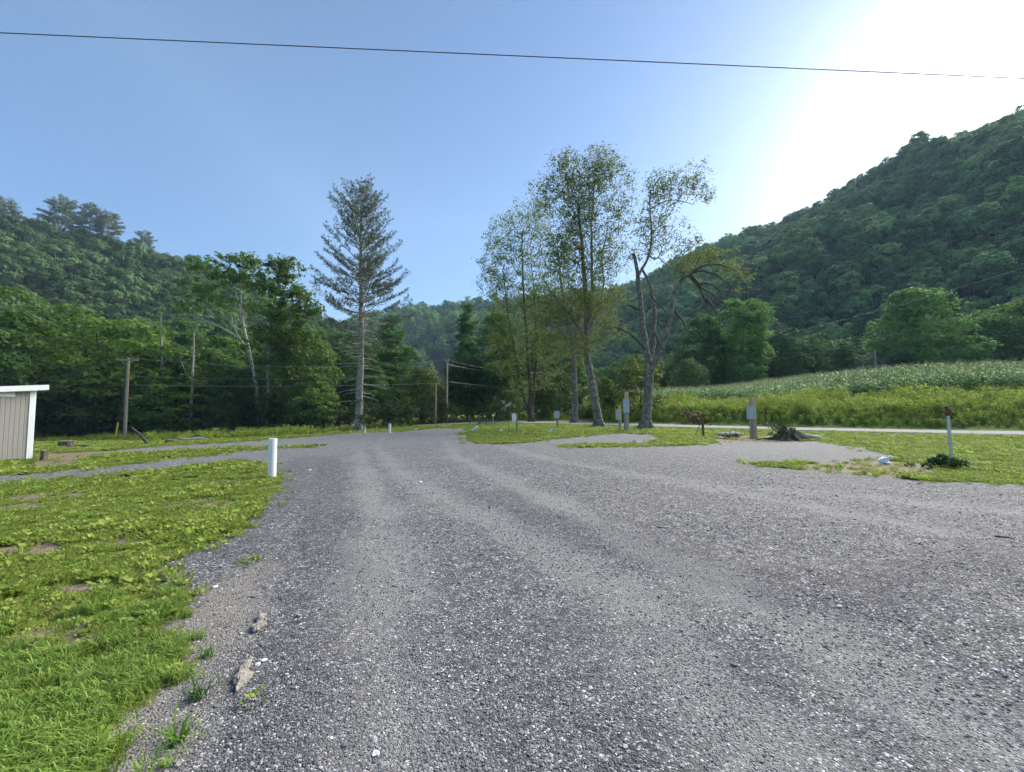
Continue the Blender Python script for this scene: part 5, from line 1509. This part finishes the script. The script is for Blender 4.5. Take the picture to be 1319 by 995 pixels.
# white-flowering sapling
q = ground(655, 556); o = empty('sapling', q, 'thin sapling with white blossoms behind the white box on a thin post', 'plant')
hs = at(655, 522, q[1])[2] - q[2]; b = MB(); b.tube([(0, 0, -.1), (.03, 0, hs * .5), (-.04, 0, hs)], [.02, .015, .008], 6); tips = []
rng = np.random.default_rng(6)
for k in range(9):
    z_ = hs * rng.uniform(.45, .95); a = rng.random() * 6.28; e = np.array([math.cos(a) * .5, math.sin(a) * .5, z_ + .3]); b.tube([(0, 0, z_), e], [.01, .004], 4); tips.append(e)
b.build('stem', M['bark_dark'], o); tips = np.array(tips + [(0, 0, hs)])
q_, s_ = crown_quads(tips, np.full(10, .22), 18, .12, rng); link('foliage', quad_mesh('foliage', q_, M['leaf_under'], s_), o)
q_, s_ = crown_quads(tips, np.full(10, .2), 6, .13, rng); link('blossom', quad_mesh('blossom', q_, M['petal'], s_), o)

import bmesh
def rock(px, py, size, label, mat, seed, name='rock', cat='rock', rz=0.0, sub=3, sink=.3, cols=None, parent=None, loc=None, amp=.35):
    rng = np.random.default_rng(seed); bm = bmesh.new(); bmesh.ops.create_icosphere(bm, subdivisions=sub, radius=1)
    cuts = norm(rng.normal(size=(9, 3))); cd = rng.uniform(.55, .9, 9)
    off = rng.random(3) * 10
    from mathutils import noise as mn
    for v in bm.verts:
        p = np.array(v.co)
        for c, d_ in zip(cuts, cd):
            e = p @ c - d_
            if e > 0: p = p - c * e * .85
        p = p * (1 + amp * mn.noise(Vector(p * 1.4 + off)) + amp * .5 * mn.noise(Vector(p * 4 + off)))
        v.co = p * np.array(size) / 2
    me_ = bpy.data.meshes.new(name); bm.to_mesh(me_); bm.free(); me_.materials.append(M[mat])
    q = ground(px, py) if loc is None else loc
    if loc is None: q[2] = float(gravel_z(np.array([q[0]]), np.array([q[1]]))[0])
    o = link(name, me_, parent, (q[0], q[1], q[2] + size[2] * (.5 - sink))); o.rotation_euler = (0, 0, rz)
    return tag(o, label, cat) if label else o
def rock_pair(px, py, px2, py2, w, label, seed):
    A, B = ground(px, py), ground(px2, py2); A[2] = float(gravel_z(A[:1], A[1:2])[0])
    L = np.linalg.norm(B[:2] - A[:2]); rzz = math.atan2(B[1] - A[1], B[0] - A[0])
    o = rock(px, py, (L * .75, w * .95, w * .5), label, 'stone_tan', seed, rz=rzz, sub=4, amp=.5)
    c = rock(0, 0, (L * .72, w * .6, w * .4), None, 'stone_tan', seed + 1, name='chunk', sub=4, loc=(L * .55, w * .05, -w * .05), parent=o, amp=.5)
    return o
rock_pair(331, 810, 339, 792, .105, 'upper tan weathered rock lying on the gravel near the lawn', 1)
rock_pair(311, 880, 321, 850, .095, 'lower tan weathered rock, longer and more pitted, near the bottom left', 5)
rock(229, 986, (.04, .03, .02), 'small orange-brown pebble at the bottom left of the gravel', 'stone_tan', 11, name='pebble', cat='pebble')
for k, (px, py, s_, lab) in enumerate([(340, 854, .035, 'white pebble right of the lower tan rock'), (332, 858, .028, 'paler small pebble touching the lower tan rock'), (277, 757, .045, 'flat pale chip on the dark gravel of the lawn tongue'),
        (557, 738, .03, 'yellowish fallen leaf-like chip in the middle of the drive'), (92, 800, .06, 'white stone in the lawn at the left'), (484, 972, .035, 'round white pebble near the bottom of the drive'),
        (399, 607, .07, 'whitish stone at the gravel edge beyond the tall white pipe'), (541, 621, .08, 'flat pale stone on the mid drive')]):
    rock(px, py, (s_ * 1.3, s_, s_ * .5), lab, 'stone_white', 20 + k, name='pebble', cat='pebble', rz=k, sub=2, sink=.2)
rock(1290, 692, (.22, .05, .03), 'dark flat splinter on the gravel near the right edge', 'stump', 40, name='wood_splinter', cat='splinter', sub=2, rz=-.3)
q = ground(1138, 598); rock(1138, 598, (.34, .26, .26), 'crumpled white lump lying at the dirt patch on the right', 'white_pvc', 44, name='plastic_bag', cat='bag', sub=3, sink=.15, loc=q, amp=.6)
# stumps and wood litter at the left wood edge
def small_stump(px, py, r, h, label, seed, mat='stump'):
    q = ground(px, py); rng = np.random.default_rng(seed); n = 18; a = np.linspace(0, 2 * math.pi, n, endpoint=False); fl = 1 + .1 * np.sin(a * 4 + seed) + rng.normal(size=n) * .03
    o = empty('tree_stump', q, label, 'stump'); b = MB(); R_ = [np.stack([np.cos(a) * r * k * fl, np.sin(a) * r * k * fl, np.full(n, z_)], 1) for z_, k in ((-.2, 1.3), (.0, 1.15), (h * .4, 1), (h, .95))]
    b.add(np.concatenate(R_), [(i * n + j, i * n + (j + 1) % n, (i + 1) * n + (j + 1) % n, (i + 1) * n + j) for i in range(3) for j in range(n)]); b.build('bark', M[mat], o)
    b = MB(); top = R_[-1] + [0, 0, .002]; b.add(top, [tuple(range(n))]); b.build('cut_face', M['lumber_dark'], o); return o
small_stump(86, 577, .27, .3, 'wide dark stump in the weeds right of the shed', 3)
small_stump(220, 572, .22, .2, 'low stump right of the utility pole', 4)
small_stump(57, 593, .09, .3, 'thin stump by the corner of the shed', 6)
q = ground(180, 573); b = MB(); b.tube([(-.45, 0, .85), (-.2, .02, .62), (0, .03, .45), (.3, -.05, .2), (.5, -.1, .0)], [.03, .06, .05, .075, .06], 8); tag(b.build('log', M['bark_dark'], None, q), 'dark broken log propped up right of the utility pole', 'log')
q = ground(105, 578); b = MB(); b.tube([(-.6, 0, .06), (.1, .1, .09), (.7, 0, .05)], [.06, .08, .05], 8); tag(b.build('log', M['bark_grey'], None, q), 'grey log lying in the weeds right of the wide dark stump', 'log')
for k, (px, py, L, lab) in enumerate([(396, 560, 2.2, 'long bleached board-like log at the gravel edge left of the pine'), (432, 558, 1.4, 'shorter bleached log close to the pine'), (250, 568, 1.5, 'pale log in the weeds under the two snags')]):
    q = ground(px, py); b = MB(); u = np.linspace(-.5, .5, 6); b.tube(np.stack([u * L, u * .3 * (-1) ** k, .1 + .03 * np.sin(u * 9)], 1), [.05, .09, .1, .09, .08, .04], 8); tag(b.build('log', M['dead_wood'], None, q), lab, 'log')

# ------------------------------------------------------------------ valley air
hz = MB(); x0, x1, y0, y1, z0, z1 = -420, 700, -120, 900, -40, 420
hz.box(((x0 + x1) / 2, (y0 + y1) / 2, (z0 + z1) / 2), (x1 - x0, y1 - y0, z1 - z0))
hm = bpy.data.materials.new('haze'); hm.use_nodes = True; hn = hm.node_tree.nodes; hn.clear()
ho = hn.new('ShaderNodeOutputMaterial'); hv = hn.new('ShaderNodeVolumePrincipled')
hv.inputs['Color'].default_value = (.55, .78, 1, 1); hv.inputs['Density'].default_value = HAZE; hv.inputs['Anisotropy'].default_value = -.1
hm.node_tree.links.new(hv.outputs[0], ho.inputs['Volume'])
if HAZE > 0: tag(hz.build('haze', hm), kind='stuff')
